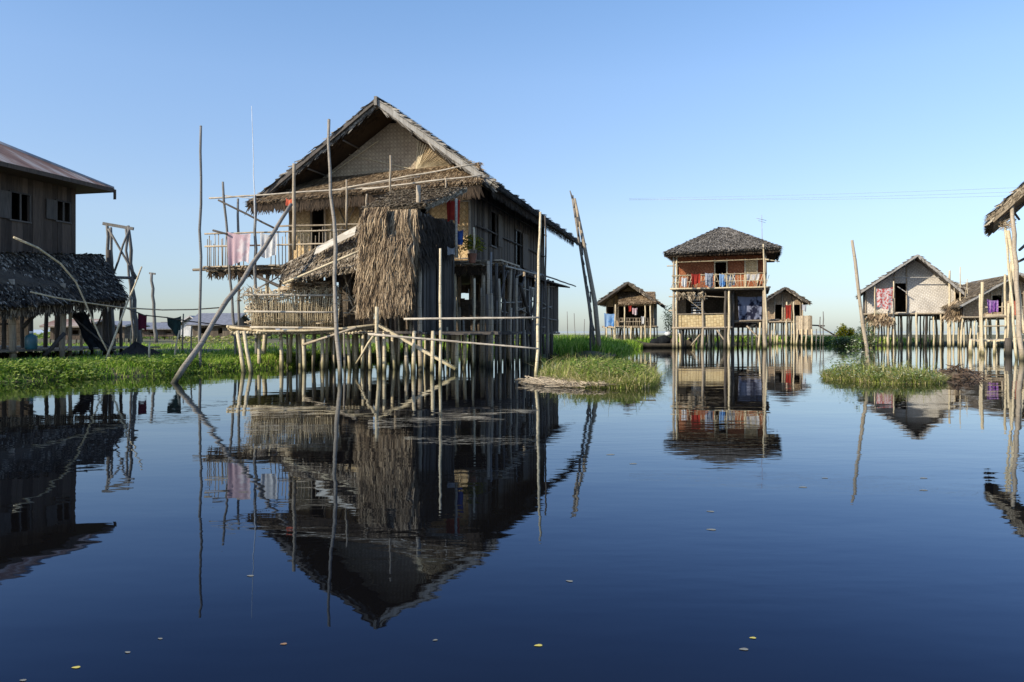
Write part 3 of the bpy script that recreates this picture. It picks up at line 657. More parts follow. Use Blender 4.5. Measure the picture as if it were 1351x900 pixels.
# ---- low thatched lean-to left of the kitchen
a_, b_, c_, d_ = hl(383, 345, 22.3), hl(484, 290, 22.5), hl(484, 350, 20.3), hl(373, 371, 20.9)
roof_slope(K, a_, b_, c_, d_, 3600, 'thatch', .4, .035, 6, .08, .06, 'lean_to_thatch', jit=.45)
mb = MB(); p0, p1, p2, p3 = hl(418, 330, 21.5), hl(470, 303, 21.6), hl(468, 314, 21.1), hl(414, 341, 21.0); up = Vector((0,0,.09)); mb.quad(p0+up, p1+up, p2+up, p3+up)
mb.build('tarp_strip', M['tarp_pale'], K)
pole_obj('lean_to_rod', [hl(374, 374, 20.6), hl(482, 328, 20.0)], .03, .03, 'bamboo', K, .01)
for px in (392, 406, 424, 440, 462, 474): pole_obj('lean_to_post', [hl(px, 436, 21.6), hl(px, 350-(px-390)*.3, 21.8)], .04, .035, 'pole_dark' if px % 4 else 'pole', K, .02)
mb = MB()
for i in range(16): mb.tube([hl(rnd(452, 484), rnd(350, 420), 21), hl(rnd(452, 486), rnd(350, 425), 21.4)], .025, .02, 5, .02)
mb.build('clutter_rods', M['pole'], K, True)
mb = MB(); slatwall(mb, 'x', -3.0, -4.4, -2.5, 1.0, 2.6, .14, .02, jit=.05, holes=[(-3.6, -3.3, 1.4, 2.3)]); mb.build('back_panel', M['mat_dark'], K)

# ---- slatted bin of sticks on the low deck
B = thing('stick_bin', 'slatted bamboo bin leaning outwards on the low deck, packed with cut sticks', 'bin', P(385, 434, 21.5))
def bl(px, py, D): return P(px, py, D) - P(385, 434, 21.5)
mb = MB()
for i in range(52):
    t_ = i/51; mb.tube([bl(333+t_*112, 433, 21.30), bl(322+t_*122+rnd(-1, 1)+6, 385+rnd(-6, 3), 21.00)], .016, .013, 5, .008)
mb.build('slats', M['bamboo'], B, True)
mb = MB()
for y_ in (390, 412): mb.tube([bl(322, y_-1, 20.96), bl(446, y_, 20.96)], .03, .028, 7, .015)
mb.tube([bl(330, 432, 21.20), bl(448, 433, 21.20)], .035, .03, 7, .01); mb.build('rail', M['rail'], B, True)
mb = MB(); mb.quad(bl(336, 432, 21.80), bl(446, 432, 21.80), bl(446, 400, 21.70), bl(330, 400, 21.70)); mb.quad(bl(336, 432, 21.80), bl(446, 432, 21.80), bl(446, 433, 22.30), bl(336, 433, 22.30)); mb.build('lining', M['mat_dark'], B)
ST = thing('firewood', 'tangled firewood sticks heaped on top of the slatted bin', 'firewood', P(385, 392, 21.6))
def sl(px, py, D): return P(px, py, D) - P(385, 392, 21.6)
mb = MB()
for i in range(520):
    px = rnd(322, 446); t_ = (px-322)/124; top = 384-12*max(0, sin((px-355)/95*pi))*(px > 355); py = rnd(top, 428); L = rnd(8, 26); a = rnd(-1.1, 1.1) if R.random() < .6 else rnd(1.2, 1.9)
    D = 21.2+rnd(0, .5); mb.tube([sl(px, py, D), sl(min(452, max(318, px+cos(a)*L)), min(431, py-sin(a)*L*.45), D+rnd(-.15, .25))], .014, .009, 5)
for i in range(150):
    px = rnd(372, 446); top = 384-15*max(0, sin((px-365)/88*pi)); py = rnd(top, 386); L = rnd(8, 24); a = rnd(-.5, .5); D = 21.2+rnd(0, .7)
    mb.tube([sl(px-L/2*cos(a), py+sin(a)*L*.3, D), sl(px+L/2*cos(a), py-sin(a)*L*.3, D+rnd(-.2, .2))], .022, .016, 5)
mb.build('stick_pile', M['sticks'], ST, True)
mb = MB()
for i in range(45): px, py = 322+rnd(-8, 12), rnd(380, 398); mb.tube([sl(px, py, 21.1), sl(px+rnd(-9, 6), py+rnd(-8, 3), 20.9+rnd(-.2, .3))], .009, .005, 4)
mb.build('twigs', M['sticks'], ST, True)

# ---- cloths and small things on the main house (things of their own)
def wp(x, y, z): return FM.o + FM.u*x + FM.v*y + Vector((0, 0, z))
cloth('hanging_cloth', 'pink and white sheet drying over the left balcony railing', 'cloth', P(300, 306, 24.7), P(331, 308, 24.5), .95, 'cloth_pink', 3, .06)
cloth('hanging_cloth', 'plain white sheet drying beside the pink one on the balcony', 'cloth', P(343, 307, 24.4), P(366, 308, 24.3), .72, 'cloth_white', 3, .05)
cloth('hanging_cloth', 'red garment hanging under the eave right of the thatched kitchen', 'cloth', P(589, 262, 22.0), P(607, 264, 21.9), .62, 'cloth_red', 2, .05)
cloth('hanging_cloth', 'dark blue garment hanging beside the potted plant', 'cloth', P(600, 302, 21.7), P(611, 303, 21.6), .40, 'cloth_blue', 2, .04)
cloth('hanging_cloth', 'small white rag hanging beneath the blue garment on the porch', 'cloth', P(590, 325, 21.9), P(601, 326, 21.8), .22, 'cloth_white', 2, .03)
cloth('hanging_cloth', 'orange rag tied at the upper end of the slanting pole', 'cloth', P(377, 261, 22.7), P(385, 262, 22.5), .22, 'cloth_orange', 2, .04)
t = thing('potted_plant', 'bushy yellow green potted plant on the porch corner of the large house', 'plant', P(623, 347, 22.3))
mb = MB()
for j in range(7):
    for i in range(12): a = 2*pi*i/12; r = .09+.05*j/6; mb.v.append((cos(a)*r, sin(a)*r, .26*j/6))
for j in range(6):
    for i in range(12): k, l = j*12+i, j*12+(i+1) % 12; mb.f.append((k, l, l+12, k+12))
mb.build('pot', plain('clay_pot', (.22,.09,.05), .8), t, True)
mb = MB(); pp = []
for i in range(700):
    a, b_, r = rnd(0, 2*pi), rnd(-.3, 1.4), R.random()**.4*.36; pp.append((cos(a)*cos(b_)*r, sin(a)*cos(b_)*r, .42+sin(b_)*r))
leaves(mb, pp, .085); mb.build('leaves', M['leaf_yellow'], t)

# ---- free standing poles in front
free_pole('tallest bare pole standing alone in the water, leftmost of the upright poles', WL(263, 491), P(265, 166, 19.9), .04, 'pole_grey', wob=.022)
free_pole('tall thick pole rising in front of the stick bin to above the eave', WL(448, 500), P(434, 158, 19.2), .052, 'pole_mid', wob=.04, r1=.034)
free_pole('slanting thick pole rising from the water to the balcony roof', WL(230, 505), P(384, 270, 22.4), .058, 'pole_mid', wob=.03, r1=.048)
free_pole('upright pale pole in the water right of the hanging thatch', WL(581, 500), P(581, 328, 17.3), .036, 'bamboo', wob=.02)
free_pole('upright pale pole by the islet at the right end of the two rails', WL(708, 502), P(713, 280, 17.6), .035, 'bamboo', wob=.02)
free_pole('short thin pole between the two rails in front of the side wall', G(646, 22.3), P(648, 333, 22.4), .04, 'pole_grey', wob=.02)
free_pole('upright dark pole just behind the pale one at the right house corner', G(722, 24.5), P(719, 285, 24.5), .035, 'pole_dark', wob=.03)
free_pole('long bleached rod tied level, upper of the two rails before the house', P(533, 421, 16.9), P(712, 419, 16.6), .026, 'rail', 'bamboo_rail', wob=.012, cat='rail', below=0)
free_pole('long rod sloping slightly down to the right, lower of the two rails', P(486, 441, 17.2), P(710, 460, 16.6), .026, 'rail', 'bamboo_rail', wob=.012, cat='rail', below=0)
# antenna over the balcony
free_pole('very thin white radio mast standing over the left balcony', P(336, 275, 24.4), P(332, 140, 24.4), .018, 'white_plastic', 'radio_mast', wob=.01, cat='mast', r1=.008, below=.6)

# leaning twin poles behind the islet
t = thing('twin_poles', 'pair of rough leaning poles lashed together behind the middle islet', 'poles', G(790, 34))
def tl(px, py, D): return P(px, py, D) - G(790, 34)
mb = MB(); mb.tube([tl(792, 474, 34), tl(785, 400, 34), tl(771, 325, 34.2), tl(758, 262, 34.4)], .11, .065, 8, nodes=.15); mb.build('pole', M['pole'], t, True)
mb = MB(); mb.tube([tl(786, 474, 34.2), tl(777, 400, 34.1), tl(766, 330, 34.3), tl(755, 258, 34.4)], .075, .055, 8, nodes=.15)
mb.build('pole', M['pole_mid'], t, True)
mb = MB()
for i in range(16):
    k = .1+.9*i/15; q = Vector(tl(788-33*k**1.1, 470-208*k, 34.1)); q.x += rnd(-.04, .04); a = rnd(0, 6.3)
    mb.tube([q, q+Vector((cos(a)*.06-.05, sin(a)*.05, rnd(.25, .6)))], .04, .025, 6)
mb.build('bark_strips', M['pole_grey'], t, True)
free_pole('thin short stake standing in the grass left of the leaning twin poles', G(779, 33), P(779, 420, 33), .05, 'pole_dark', 'stake', wob=.02)
free_pole('tall pole leaning left behind the right hand islet', WL(1147, 492), P(1124, 317, 19.5), .055, 'pole', wob=.02, r1=.035)

# ================================================================== LEFT HOUSE
FL = Frame(G(150, 28.4).x, 28.4, A0)                   # rear right eave corner
t = thing('stilt_house', 'tall dark plank house with a rusty iron roof at the left edge', 'house', (FL.o.x, FL.o.y, 0), FL.a); LH = t
ez = 1+(HY-249)*28.4/F
def ll(px, py, D): return FL.loc(P(px, py, D))
rr = MB(); W2, L2, rise = 9.5, 14.0, 2.3
c0, c1, c2, c3 = (0, 0, ez), (-W2, 0, ez), (-W2, -L2, ez), (0, -L2, ez); r0, r1 = (-W2/2, -4.2, ez+rise), (-W2/2, -L2+4.2, ez+rise)
for q in ((c0, c3, r1, r0), (c2, c1, r0, r1)): rr.slab(*q, .03)
for a_, b_, c_ in ((c1, c0, r0), (c3, c2, r1)): rr.tri(a_, b_, c_)
rr.build('roof', M['rust'], t)
mb = MB(); mb.box(-W2+.05, -.05, -L2+.05, -.05, ez-.12, ez-.05); mb.build('soffit', M['board'], t)
mb = MB(); mb.tube([c0, r0], .07, .07, 8); mb.tube([r0, r1], .07, .07, 8); mb.build('ridge_cap', M['metal'], t, True)
mb = MB(); mb.beam((0, .02, ez-.06), (0, -L2, ez-.06), .04, .14); mb.beam((-W2, .02, ez-.06), (0, .02, ez-.06), .04, .14); mb.beam((.02, .03, ez-.03), (.02, .03, ez-.38), .1, .03); mb.build('eave_board', M['board'], t)
wx = -.95; wy = -.75; wins = [(ll(13, 0, 25).y, 0)]
y1a, y1b = FL.hx(38, 270, wx).y, FL.hx(12, 270, wx).y; y2a, y2b = FL.hx(91, 270, wx).y, FL.hx(73, 270, wx).y
za, zb = FL.hx(25, 292, wx).z, FL.hx(25, 255, wx).z; zc, zd = FL.hx(82, 293, wx).z, FL.hx(82, 266, wx).z
mb = MB(); slatwall(mb, 'y', wx, -12.5, wy, 3.4, ez-.1, .2, .03, holes=[(y1b, y1a, za, zb), (y2b, y2a, zc, zd)], jit=.008, gap=.004)
slatwall(mb, 'x', wy, -8.5, wx, 3.4, ez-.1, .2, .03, holes=[(-3.0, -1.9, za, zb), (-5.6, -4.6, za, zb)]); slatwall(mb, 'y', -8.5, -12.5, wy, 3.4, ez-.1, .2, .03); slatwall(mb, 'x', -12.5, -8.5, wx, 3.4, ez-.1, .2, .03)
mb.build('plank_wall', M['board'], t)
for (a_, b_, c_, d_) in ((y1b, y1a, za, zb), (y2b, y2a, zc, zd)):
    mb = MB()
    for y in (a_, b_, (a_+b_)/2): mb.beam((wx+.05, y, c_), (wx+.05, y, d_), .04, .05)
    for z in (c_, d_): mb.beam((wx+.05, a_-.05, z), (wx+.05, b_+.05, z), .05, .05)
    w_ = mb.build('window', M['plank'], t)
    mb = MB(); mb.box(wx+.06, wx+.09, a_-.45, a_-.03, c_+.02, d_-.02); mb.build('shutter', M['plank'], w_)
mb = MB(); mb.box(-8.5, wx, -12.5, wy, 3.3, 3.4); mb.build('floor', M['plank'], t)
# thatched skirt over the lower storey
def xz(px, py, x): return FL.hx(px, py, x)
s0 = ll(0, 333, 23.6); s1 = ll(127, 336, 28.4); s2 = ll(163, 391, 26.9); s3 = ll(0, 401, 21.6)
s0 = s0.lerp(s1, -1.2); s3 = s3.lerp(s2, -1.2)
roof_slope(t, s0, s1, s2, s3, 16000, 'thatch_dark', .34, .08, 12, .12, .08, 'skirt_roof', jit=.6)
mb = MB(); mb.straw(s0, s1, s1+Vector((0,0,-.05))+(s2-s1)*.06, s0+(s3-s0)*.06, 700, .22, .07, 1, .16, 1.2); mb.straw(s3, s2, s2+Vector((0,0,-.3)), s3+Vector((0,0,-.3)), 1500, .3, .06, 1, .02, .6); mb.build('thatch_fringe', M['thatch_dark'], t)
for px, D, r in ((18, 22.6, .10), (82, 24.5, .09), (76, 27, .1), (92, 25, .06), (108, 27, .05), (122, 28, .05), (139, 27.4, .08), (143, 28.2, .06), (160, 28.0, .06), (148, 27.5, .06), (60, 27, .07), (40, 28, .09), (5, 24, .07), (30, 26, .06)):
    q = ll(px, 440, D); pole_obj('post', [(q.x, q.y, -.1), (q.x-rnd(-.05, .15), q.y, 2.5)], r, r*.85, 'pole' if px in (18, 82, 92, 108) else 'pole_dark', t, .02)
for a_, b_, r in ((ll(30, 432, 23.5), ll(56, 406, 24.5), .06), (ll(0, 415, 23), ll(22, 390, 23), .06), (ll(58, 470, 23.4), ll(85, 440, 24), .06), (ll(110, 430, 27), ll(128, 395, 27), .05), (ll(128, 430, 28.3), ll(140, 400, 28.2), .03), (ll(0, 428, 24), ll(18, 427, 24), .03)):
    pole_obj('brace', [a_, b_], r, r, 'pole_dark', t, .01)
mb = MB()
for i in range(30): y = -12+i*.42; mb.box(-8, 1.4+rnd(-.2, .2), y, y+.4, .42+rnd(0, .02), .48)
mb.build('platform', M['pole'], t)
mb = MB(); slatwall(mb, 'x', -1.0, -7, -2.5, .5, 3.2, .2, .02, holes=[(-5.8, -4.6, .5, 2.3)]); mb.build('lower_wall', M['mat_tan'], t); mb = MB(); slatwall(mb, 'y', -3.2, -12, -6, .5, 3.3, .2, .02); mb.build('lower_wall', M['mat_tan'], t)
# things about the left house
n_ = thing('black_net', 'black fishing net draped over slanting rods under the left house', 'net', G(125, 25.5, .4))
mb = MB(); A_, B_, C_, D_ = [q - G(125, 25.5, .4) for q in (P(90, 408, 25.5), P(112, 412, 25.6), P(146, 462, 25.3), P(118, 460, 25.2))]
nn = 9
for j in range(nn+1):
    for i in range(nn+1):
        u, v = i/nn, j/nn; q = A_.lerp(B_, u).lerp(D_.lerp(C_, u), v); q = q+Vector((0, .06*sin(i*2.1)+.05*sin(j*1.7), .06*sin(u*9+v*5))); mb.v.append(tuple(q))
for j in range(nn):
    for i in range(nn): k = j*(nn+1)+i; mb.f.append((k, k+1, k+nn+2, k+nn+1))
mb.build('net', M['net'], n_, True)
mb = MB(); mb.tube([A_+Vector((-.2, -.05, .05)), C_+Vector((.2, -.05, -.1))], .03, .03, 6, .02); mb.build('net_rod', M['pole_dark'], n_, True)
def jug(label, px, D, z, mat):
    t = thing('jerrycan', label, 'jerrycan', G(px, D, z)); mb = MB(); pr = [(.0, .0), (.14, .0), (.16, .04), (.16, .34), (.13, .40), (.05, .43), (.05, .46), (0, .46)]
    for r, z_ in pr:
        for i in range(14): a = 2*pi*i/14; mb.v.append((cos(a)*max(r, .001), sin(a)*max(r, .001), z_))
    for j in range(len(pr)-1):
        for i in range(14): k, l = j*14+i, j*14+(i+1) % 14; mb.f.append((k, l, l+14, k+14))
    mb.build('body', M[mat], t, True); mb = MB(); mb.tube([(0, 0, .46), (0, 0, .52)], .05, .045, 10); mb.build('cap', M['white_plastic'], t, True)
jug('teal plastic jerrycan on the platform under the left house', 41, 22.5, .5, 'teal')
t = thing('curved_rod', 'long bleached bamboo rod arching over the skirt roof of the left house', 'rod', P(18, 313, 19.5)); o_ = P(18, 313, 19.5)
mb = MB(); mb.tube([P(18, 313, 19.5)-o_, P(50, 327, 20)-o_, P(80, 348, 20.6)-o_, P(100, 372, 21)-o_, P(112, 398, 21.3)-o_, P(130, 440, 21.5)-o_, P(147, 473, 21.5)-o_], .028, .02, 7); mb.build('rod', M['bamboo'], t, True)
free_pole('slim pale rod leaning up to the right beside the net on the left bank', P(138, 478, 21.3), P(187, 352, 22.5), .03, 'bamboo', 'leaning_rod', wob=.02, cat='rod', below=.05)
def line(label, pts, r, mat, name, cat):
    o_ = Vector(pts[0]); mb = MB(); mb.tube([Vector(p)-o_ for p in pts], r, r, 6); o = mb.build(name, M[mat], None, True); o.location = o_; return tag(o, label, cat)
line('long white bamboo rail running from the thatch of the left house out over the bank', [P(40, 385, 20.5), P(70, 392, 21), P(110, 399, 22), P(160, 406, 23), P(215, 409, 24), P(255, 408.5, 25), P(290, 406, 26)], .022, 'bamboo', 'bamboo_rail', 'rail')
line('dark sagging washing line strung across the left bank', [P(165, 406, 24), P(190, 416, 24), P(220, 419, 24), P(250, 424, 24), P(300, 430, 24.5)], .02, 'pole_dark', 'washing_line', 'washing line')
cloth('hanging_cloth', 'dark maroon cloth drying on the line over the left bank', 'cloth', P(182, 412, 24), P(194, 415, 24), .50, 'cloth_maroon', 2, .04)
cloth('hanging_cloth', 'dark green cloth tapering downward on the line over the left bank', 'cloth', P(220, 418, 24), P(239, 417, 24), .78, 'cloth_green', 2, .04, drop=lambda u: .3+.7*u)
for lb, px, py, pt, D in (('short pale stake with twigs standing below the maroon cloth', 196, 482, 452, 22), ('short leaning stake standing below the green cloth', 228, 479, 436, 22.5), ('pale stump of a post behind the dark soil mound', 172, 456, 432, 27),
                          ('slim stake behind the washing line left of the tall pole', 241, 460, 414, 30), ('short dark stake close left of the tall pole', 252, 466, 430, 26)):
    z = CH+(HY-py)/F*D; free_pole(lb, G(px, D, max(.1, min(z, .4))), P(px+(9 if '228' in str(px) else 1), pt, D), .035, 'bamboo' if 'pale' in lb or 'leaning' in lb else 'pole', 'stake', wob=.02, cat='stake', below=.3)
# soil mound on the bank
mb = MB(); mc = G(178, 25.0, .12)
for j in range(9):
    for i in range(26):
        a = 2*pi*i/26; r = j/8; q = 1+.3*sin(i*2.3)*r; mb.v.append((cos(a)*r*(.75 if cos(a) < 0 else 1.5)*q, sin(a)*r*.7*q, .5*(1-r)**1.2*(1+.2*sin(i*1.7+j)) - .06*(r > .9)))
for j in range(8):
    for i in range(26): k, l = j*26+i, j*26+(i+1) % 26; mb.f.append((k, l, l+26, k+26))
o = mb.build('soil_mound', plain('dark_soil', (.028,.022,.018), .95, scale=8), None, True); o.location = mc; tag(o, 'dark mound of dug soil on the left bank', 'soil mound')

# lattice frame tower
t = thing('pole_frame', 'tall dark frame of four poles with crossed braces on the left bank', 'frame', G(160, 33)); o_ = G(160, 33)
def q(px, py, D): return P(px, py, D)-o_
for a_, b_ in ((q(150, 462, 32), q(141, 296, 32)), (q(183, 462, 32), q(169, 298, 32)), (q(148, 455, 35), q(146, 300, 35)), (q(176, 455, 35), q(166, 300, 35))):
    mb = MB(); mb.tube([a_, b_], .10 if a_.y < 1 else .05, .06, 7, .05); mb.build('leg', M['pole_grey'], t, True)
mb = MB(); mb.beam(q(136, 295, 32), q(176, 302, 32), .1, .12); mb.build('crossbar', M['pole_grey'], t)
mb = MB(); mb.tube([q(148, 366, 32), q(182, 367, 32)], .06, .06, 7); mb.build('crossbar', M['pole_grey'], t)
for a_, b_ in ((q(143, 302, 31.9), q(180, 366, 31.9)), (q(170, 304, 31.9), q(149, 364, 31.9))):
    mb = MB(); mb.tube([a_, b_], .045, .045, 6, .03); mb.build('brace', M['pole_grey'], t, True)
mb = MB(); mb.tube([q(147, 365, 31.8), q(143, 330, 31.8)], .13, .09, 7, .02); mb.build('sleeve', M['pole_dark'], t, True)
t = thing('utility_pole', 'slender dark utility pole beyond the left bank', 'utility pole', G(205, 52)); o_ = G(205, 52)
mb = MB(); mb.tube([P(206, 452, 52)-o_, P(200, 360, 52)-o_], .13, .09, 8, .05); mb.build('post', M['pole_grey'], t, True)
mb = MB(); mb.beam(P(197, 360.5, 52)-o_, P(205, 361.5, 52)-o_, .1, .12); mb.build('crossbar', M['pole_grey'], t)

# ================================================================== TWO STOREY HOUSE (centre right)
FT = Frame(G(948, 47.6).x, 47.6, -17.0)
t = thing('stilt_house', 'two storey house on stilts with a grey thatched pyramid roof and red brown woven walls', 'house', (FT.o.x, FT.o.y, 0), FT.a); TH = t
def T(px, py, y=0): return FT.hy(px, py, y)
xl, xr = T(889, 440).x, T(1012, 440).x
z1_, z2_, z3_ = 1.27, 3.6, 5.9
ex0, ex1 = T(879, 333).x, T(1028, 333).x
E = [(ex0, -.5, 5.78), (ex1, -.5, 5.92), (ex1, 6.6, 5.95), (ex0, 6.6, 5.8)]; ap0, ap1 = (T(953, 299, 2.9).x, 2.95, T(953, 299, 2.8).z), (T(957, 299, 3.0).x, 3.2, T(957, 299, 2.8).z)
roof_slope(t, ap0, ap1, E[1], E[0], 7500, 'thatch_grey', .34, .07, 16, .16, .07, 'roof', jit=.3)
roof_slope(t, ap1, ap1, E[2], E[1], 4000, 'thatch_grey', .34, .07, 16, .16, .07, 'roof', jit=.3)
roof_slope(t, ap0, ap0, E[0], E[3], 4000, 'thatch_grey', .34, .07, 16, .16, .07, 'roof', jit=.3)
roof_slope(t, ap1, ap0, E[3], E[2], 2500, 'thatch_grey', .42, .05, 10, .16, .04, 'roof')
mb = MB(); zt = 5.62; mb.box(ex0+.12, ex1-.12, -.38, 6.5, zt, zt+.05); mb.straw((ex0, -.45, 5.75), (ex1, -.45, 5.88), (ex1, -.5, 5.65), (ex0, -.5, 5.55), 500, .16, .07, 1, -.05, .3); mb.straw((ex1, -.45, 5.88), (ex1, 6, 5.88), (ex1, 6, 5.6), (ex1, -.5, 5.6), 500, .25, .07, 1, -.05, .3)
mb.build('roof_lining', M['thatch_under'], t)
# upper front wall with door and shutter
dx0, dx1 = T(943, 0, .9).x, T(959, 0, .9).x; sx0, sx1 = T(983, 0, .9).x, T(999, 0, .9).x
mb = MB(); mat_wall(mb, 'x', .9, xl+.1, xr-.1, z2_+.03, zt, holes=[(dx0, dx1, z2_, 5.25)]); mat_wall(mb, 'y', xl+.1, .9, 6, z2_, zt); mat_wall(mb, 'y', xr-.1, .9, 6, z2_, zt); mat_wall(mb, 'x', 6, xl+.1, xr-.1, z2_, zt); mb.build('upper_wall', M['mat_red'], t)
mb = MB(); mb.box(sx0, sx1, .85, .88, z2_+.6, 5.3); mb.build('shutter', M['mat_warm'], t)
mb = MB()
for x in (dx0, dx1, sx0, sx1, xl+.12, xr-.12): mb.beam((x, .84, z2_), (x, .84, 5.45), .07, .06)
mb.beam((dx0-.05, .83, 5.27), (dx1+.05, .83, 5.27), .05, .06); mb.beam((sx0, .83, 5.33), (sx1, .83, 5.33), .05, .05); mb.build('door_frame', M['bamboo'], t)
mb = MB(); mb.box(xl-.1, xr+.15, -.25, 6.1, z2_-.1, z2_); mb.build('upper_floor', M['plank'], t)
mb = MB(); mb.tube([(xl-.2, -.3, z2_), (xr+.2, -.3, z2_+.02)], .055, .05, 7, .02); mb.tube([(xl-.1, -.3, z2_+.78), (xr, -.3, z2_+.85)], .04, .035, 7, .03)
mb.tube([(xl-.1, -.1, 5.22), (xr+.1, -.1, 5.28)], .035, .03, 7, .02); mb.tube([(xl-.1, -.28, z2_+.4), (xr, -.28, z2_+.42)], .02, .02, 6, .02)
mb.tube([(xr-.1, -.2, 5.25), (xr+.7, -.2, 5.1)], .04, .03, 6); mb.tube([(xl-.4, -.2, 5.0), (xl+.3, -.1, 5.0)], .04, .03, 6)
n = 34
for i in range(n):
    x = xl+(xr-xl)*i/(n-1); k = rnd(-.16, .16); mb.tube([(x+k, -.3, z2_), (x-k, -.3, z2_+.78+rnd(-.05, .12))], .018, .015, 5)
mb.build('balcony_railing', M['bamboo'], t, True)
# lower storey
mb = MB(); xm = T(938, 0, 1.5).x; xq = T(970, 0, 1.5).x
mat_wall(mb, 'x', 1.5, xl+.1, T(905, 0, 1.5).x, z1_, z2_-.1); mat_wall(mb, 'y', xl+.1, .3, 6, z1_, z2_-.1); mb.build('lower_wall', M['mat_tan'], t)
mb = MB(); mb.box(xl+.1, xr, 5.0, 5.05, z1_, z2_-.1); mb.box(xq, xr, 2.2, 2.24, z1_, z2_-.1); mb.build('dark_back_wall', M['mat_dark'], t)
mb = MB()
for k in range(7): z = z1_+.75+k*.16; mb.beam((T(912, 0, 1.4).x, 1.4, z), (T(928, 0, 1.4).x, 1.4, z), .02, .07)
mb.build('louvre', M['white_plastic'], t)
mb = MB(); xp = T(962, 0).x; slatwall(mb, 'x', -.05, xl+.12, xp, z1_, z1_+.78, .11, .02, jit=.015, gap=.002); mb.build('balustrade', M['mat_yellow'], t)
mb = MB(); mb.box(xl, xp+.05, -.08, 6, z1_-.12, z1_-.02); mb.box(xp+.05, xr+.1, .6, 6, z1_+.28, z1_+.4); mb.build('lower_floor', M['pole'], t)
mb = MB(); mb.tube([(xl-.1, -.14, z1_-.03), (xp+.2, -.14, z1_)], .06, .05, 7, .02); mb.tube([(xl, -.1, z1_+.8), (xp, -.1, z1_+.82)], .03, .03, 7, .02); mb.tube([(xp, .5, z1_+.35), (xr+.7, .5, z1_+.45)], .06, .06, 7, .02)
mb.tube([(xl, -.15, z2_-.35), (xp, -.1, z2_-.55)], .035, .03, 6, .03); mb.tube([(xl+.2, -.1, z2_-.1), (xl+1.9, -.1, z1_+.85)], .035, .03, 6, .02)
mb.tube([(xl-.3, 0, z2_-1.3), (xl+.2, 0, z2_-1.3)], .05, .05, 6); mb.tube([(xl-.3, 0, z2_-.45), (xl+2, 0, z2_-.6)], .04, .04, 6, .03); mb.build('lower_rail', M['pole'], t, True)
mb = MB(); mb.straw((xl+.1, -.1, z2_-.15), (T(930, 0, 0).x, -.1, z2_-.15), (T(930, 0, 0).x, -.2, z2_-.6), (xl, -.2, z2_-.5), 70, .3, .06, 2, .1, .9); mb.build('fringe', M['thatch'], t)
for px, top, r, mt in ((889, 5.5, .08, 'pole'), (893, 5.55, .06, 'bamboo'), (927, z2_, .08, 'pole'), (957, z2_, .09, 'pole_dark'), (962, z2_, .08, 'bamboo'), (967, z2_, .11, 'pole_dark'), (1009, 5.6, .12, 'pole')):
    p_ = T(px, 0, -.1 if px != 967 else .4); stilt(t, p_.x, p_.y, top, r, mt, .03)
for px, yy in ((897, .8), (902, .5), (906, 1.2), (922, .6), (932, 1), (935, .4), (938, 3), (946, 2.5), (959, 2), (980, 2.2), (998, .9), (1003, .5), (1003, 4), (925, 5), (955, 5), (892, 3), (900, 4.5), (909, 3.5), (913, 1.5), (917, 5), (928, 3.2), (941, 4.6), (951, 1.8), (953, 3.9), (966, 4.5), (974, 3), (987, 4.6), (993, 1.4), (1006, 2.4)): p_ = T(px, 0, yy); stilt(t, p_.x, yy, z1_-.1 if px < 965 else z1_+.3, .07, 'bamboo' if px % 2 else 'pole_dark', .1)
for a_, b_ in ((T(945, 434, 0), T(960, 455, 0)), (T(985, 430, .6), T(1003, 448, .6)), (T(988, 432, .9), T(1003, 425, .9)), (T(912, 456, .3), T(925, 440, .3))): pole_obj('brace', [a_, b_], .05, .05, 'pole', t, .01)
# right-hand upright through the eave
pole_obj('tall_post', [T(1012, 440, -.6), T(1007, 322, -.6)], .06, .04, 'bamboo', t, .02)
tt = thing('radio_mast', 'thin pinkish antenna mast with cross rods above the two storey house', 'mast', T(1006, 324, -.3)); tt.location = P(1006, 335, 47.4)
o_ = P(1006, 335, 47.4); mb = MB(); mb.tube([Vector((0,0,-.3)), P(1005, 284, 47.4)-o_], .02, .012, 5); mb.tube([P(998, 288, 47.2)-o_, P(1011, 291, 47.6)-o_], .012, .012, 5); mb.tube([P(1000, 291, 47.3)-o_, P(1010, 294, 47.5)-o_], .01, .01, 5); mb.build('rods', cloth_mat('pinkish_metal', (.5,.4,.42)), tt, True)
# laundry on its balcony
for lb, a_, b_, y_, h_, mt in (('red garment drying at the left of the two storey balcony', 912, 924, 361, .62, 'cloth_red'), ('white shirt hanging near the left end of the two storey balcony', 899, 906, 366, .55, 'cloth_white'), ('grey blue cloth drying just left of the balcony doorway', 930, 941, 360, .8, 'cloth_grey'),
                           ('pale blue shirt drying in front of the balcony doorway', 949, 957, 361, .75, 'cloth_sky'), ('grey blue cloth drying right of the balcony doorway', 959, 970, 360, .8, 'cloth_grey'), ('bundle of white cloth under the woven shutter of the balcony', 984, 1002, 361, .42, 'cloth_white')):
    w0, w1 = P(a_, y_, 47.25), P(b_, y_, 47.2); cloth('hanging_cloth', lb, 'cloth', w0, w1, h_, mt, 2, .06, group='laundry on the two storey balcony')
cloth('printed_tarp', 'dark printed tarp with white pattern closing the lower right bay of the two storey house', 'tarp', P(973, 391, 48.2), P(1006, 391, 47.8), 1.55, 'tarp', 3, .05)

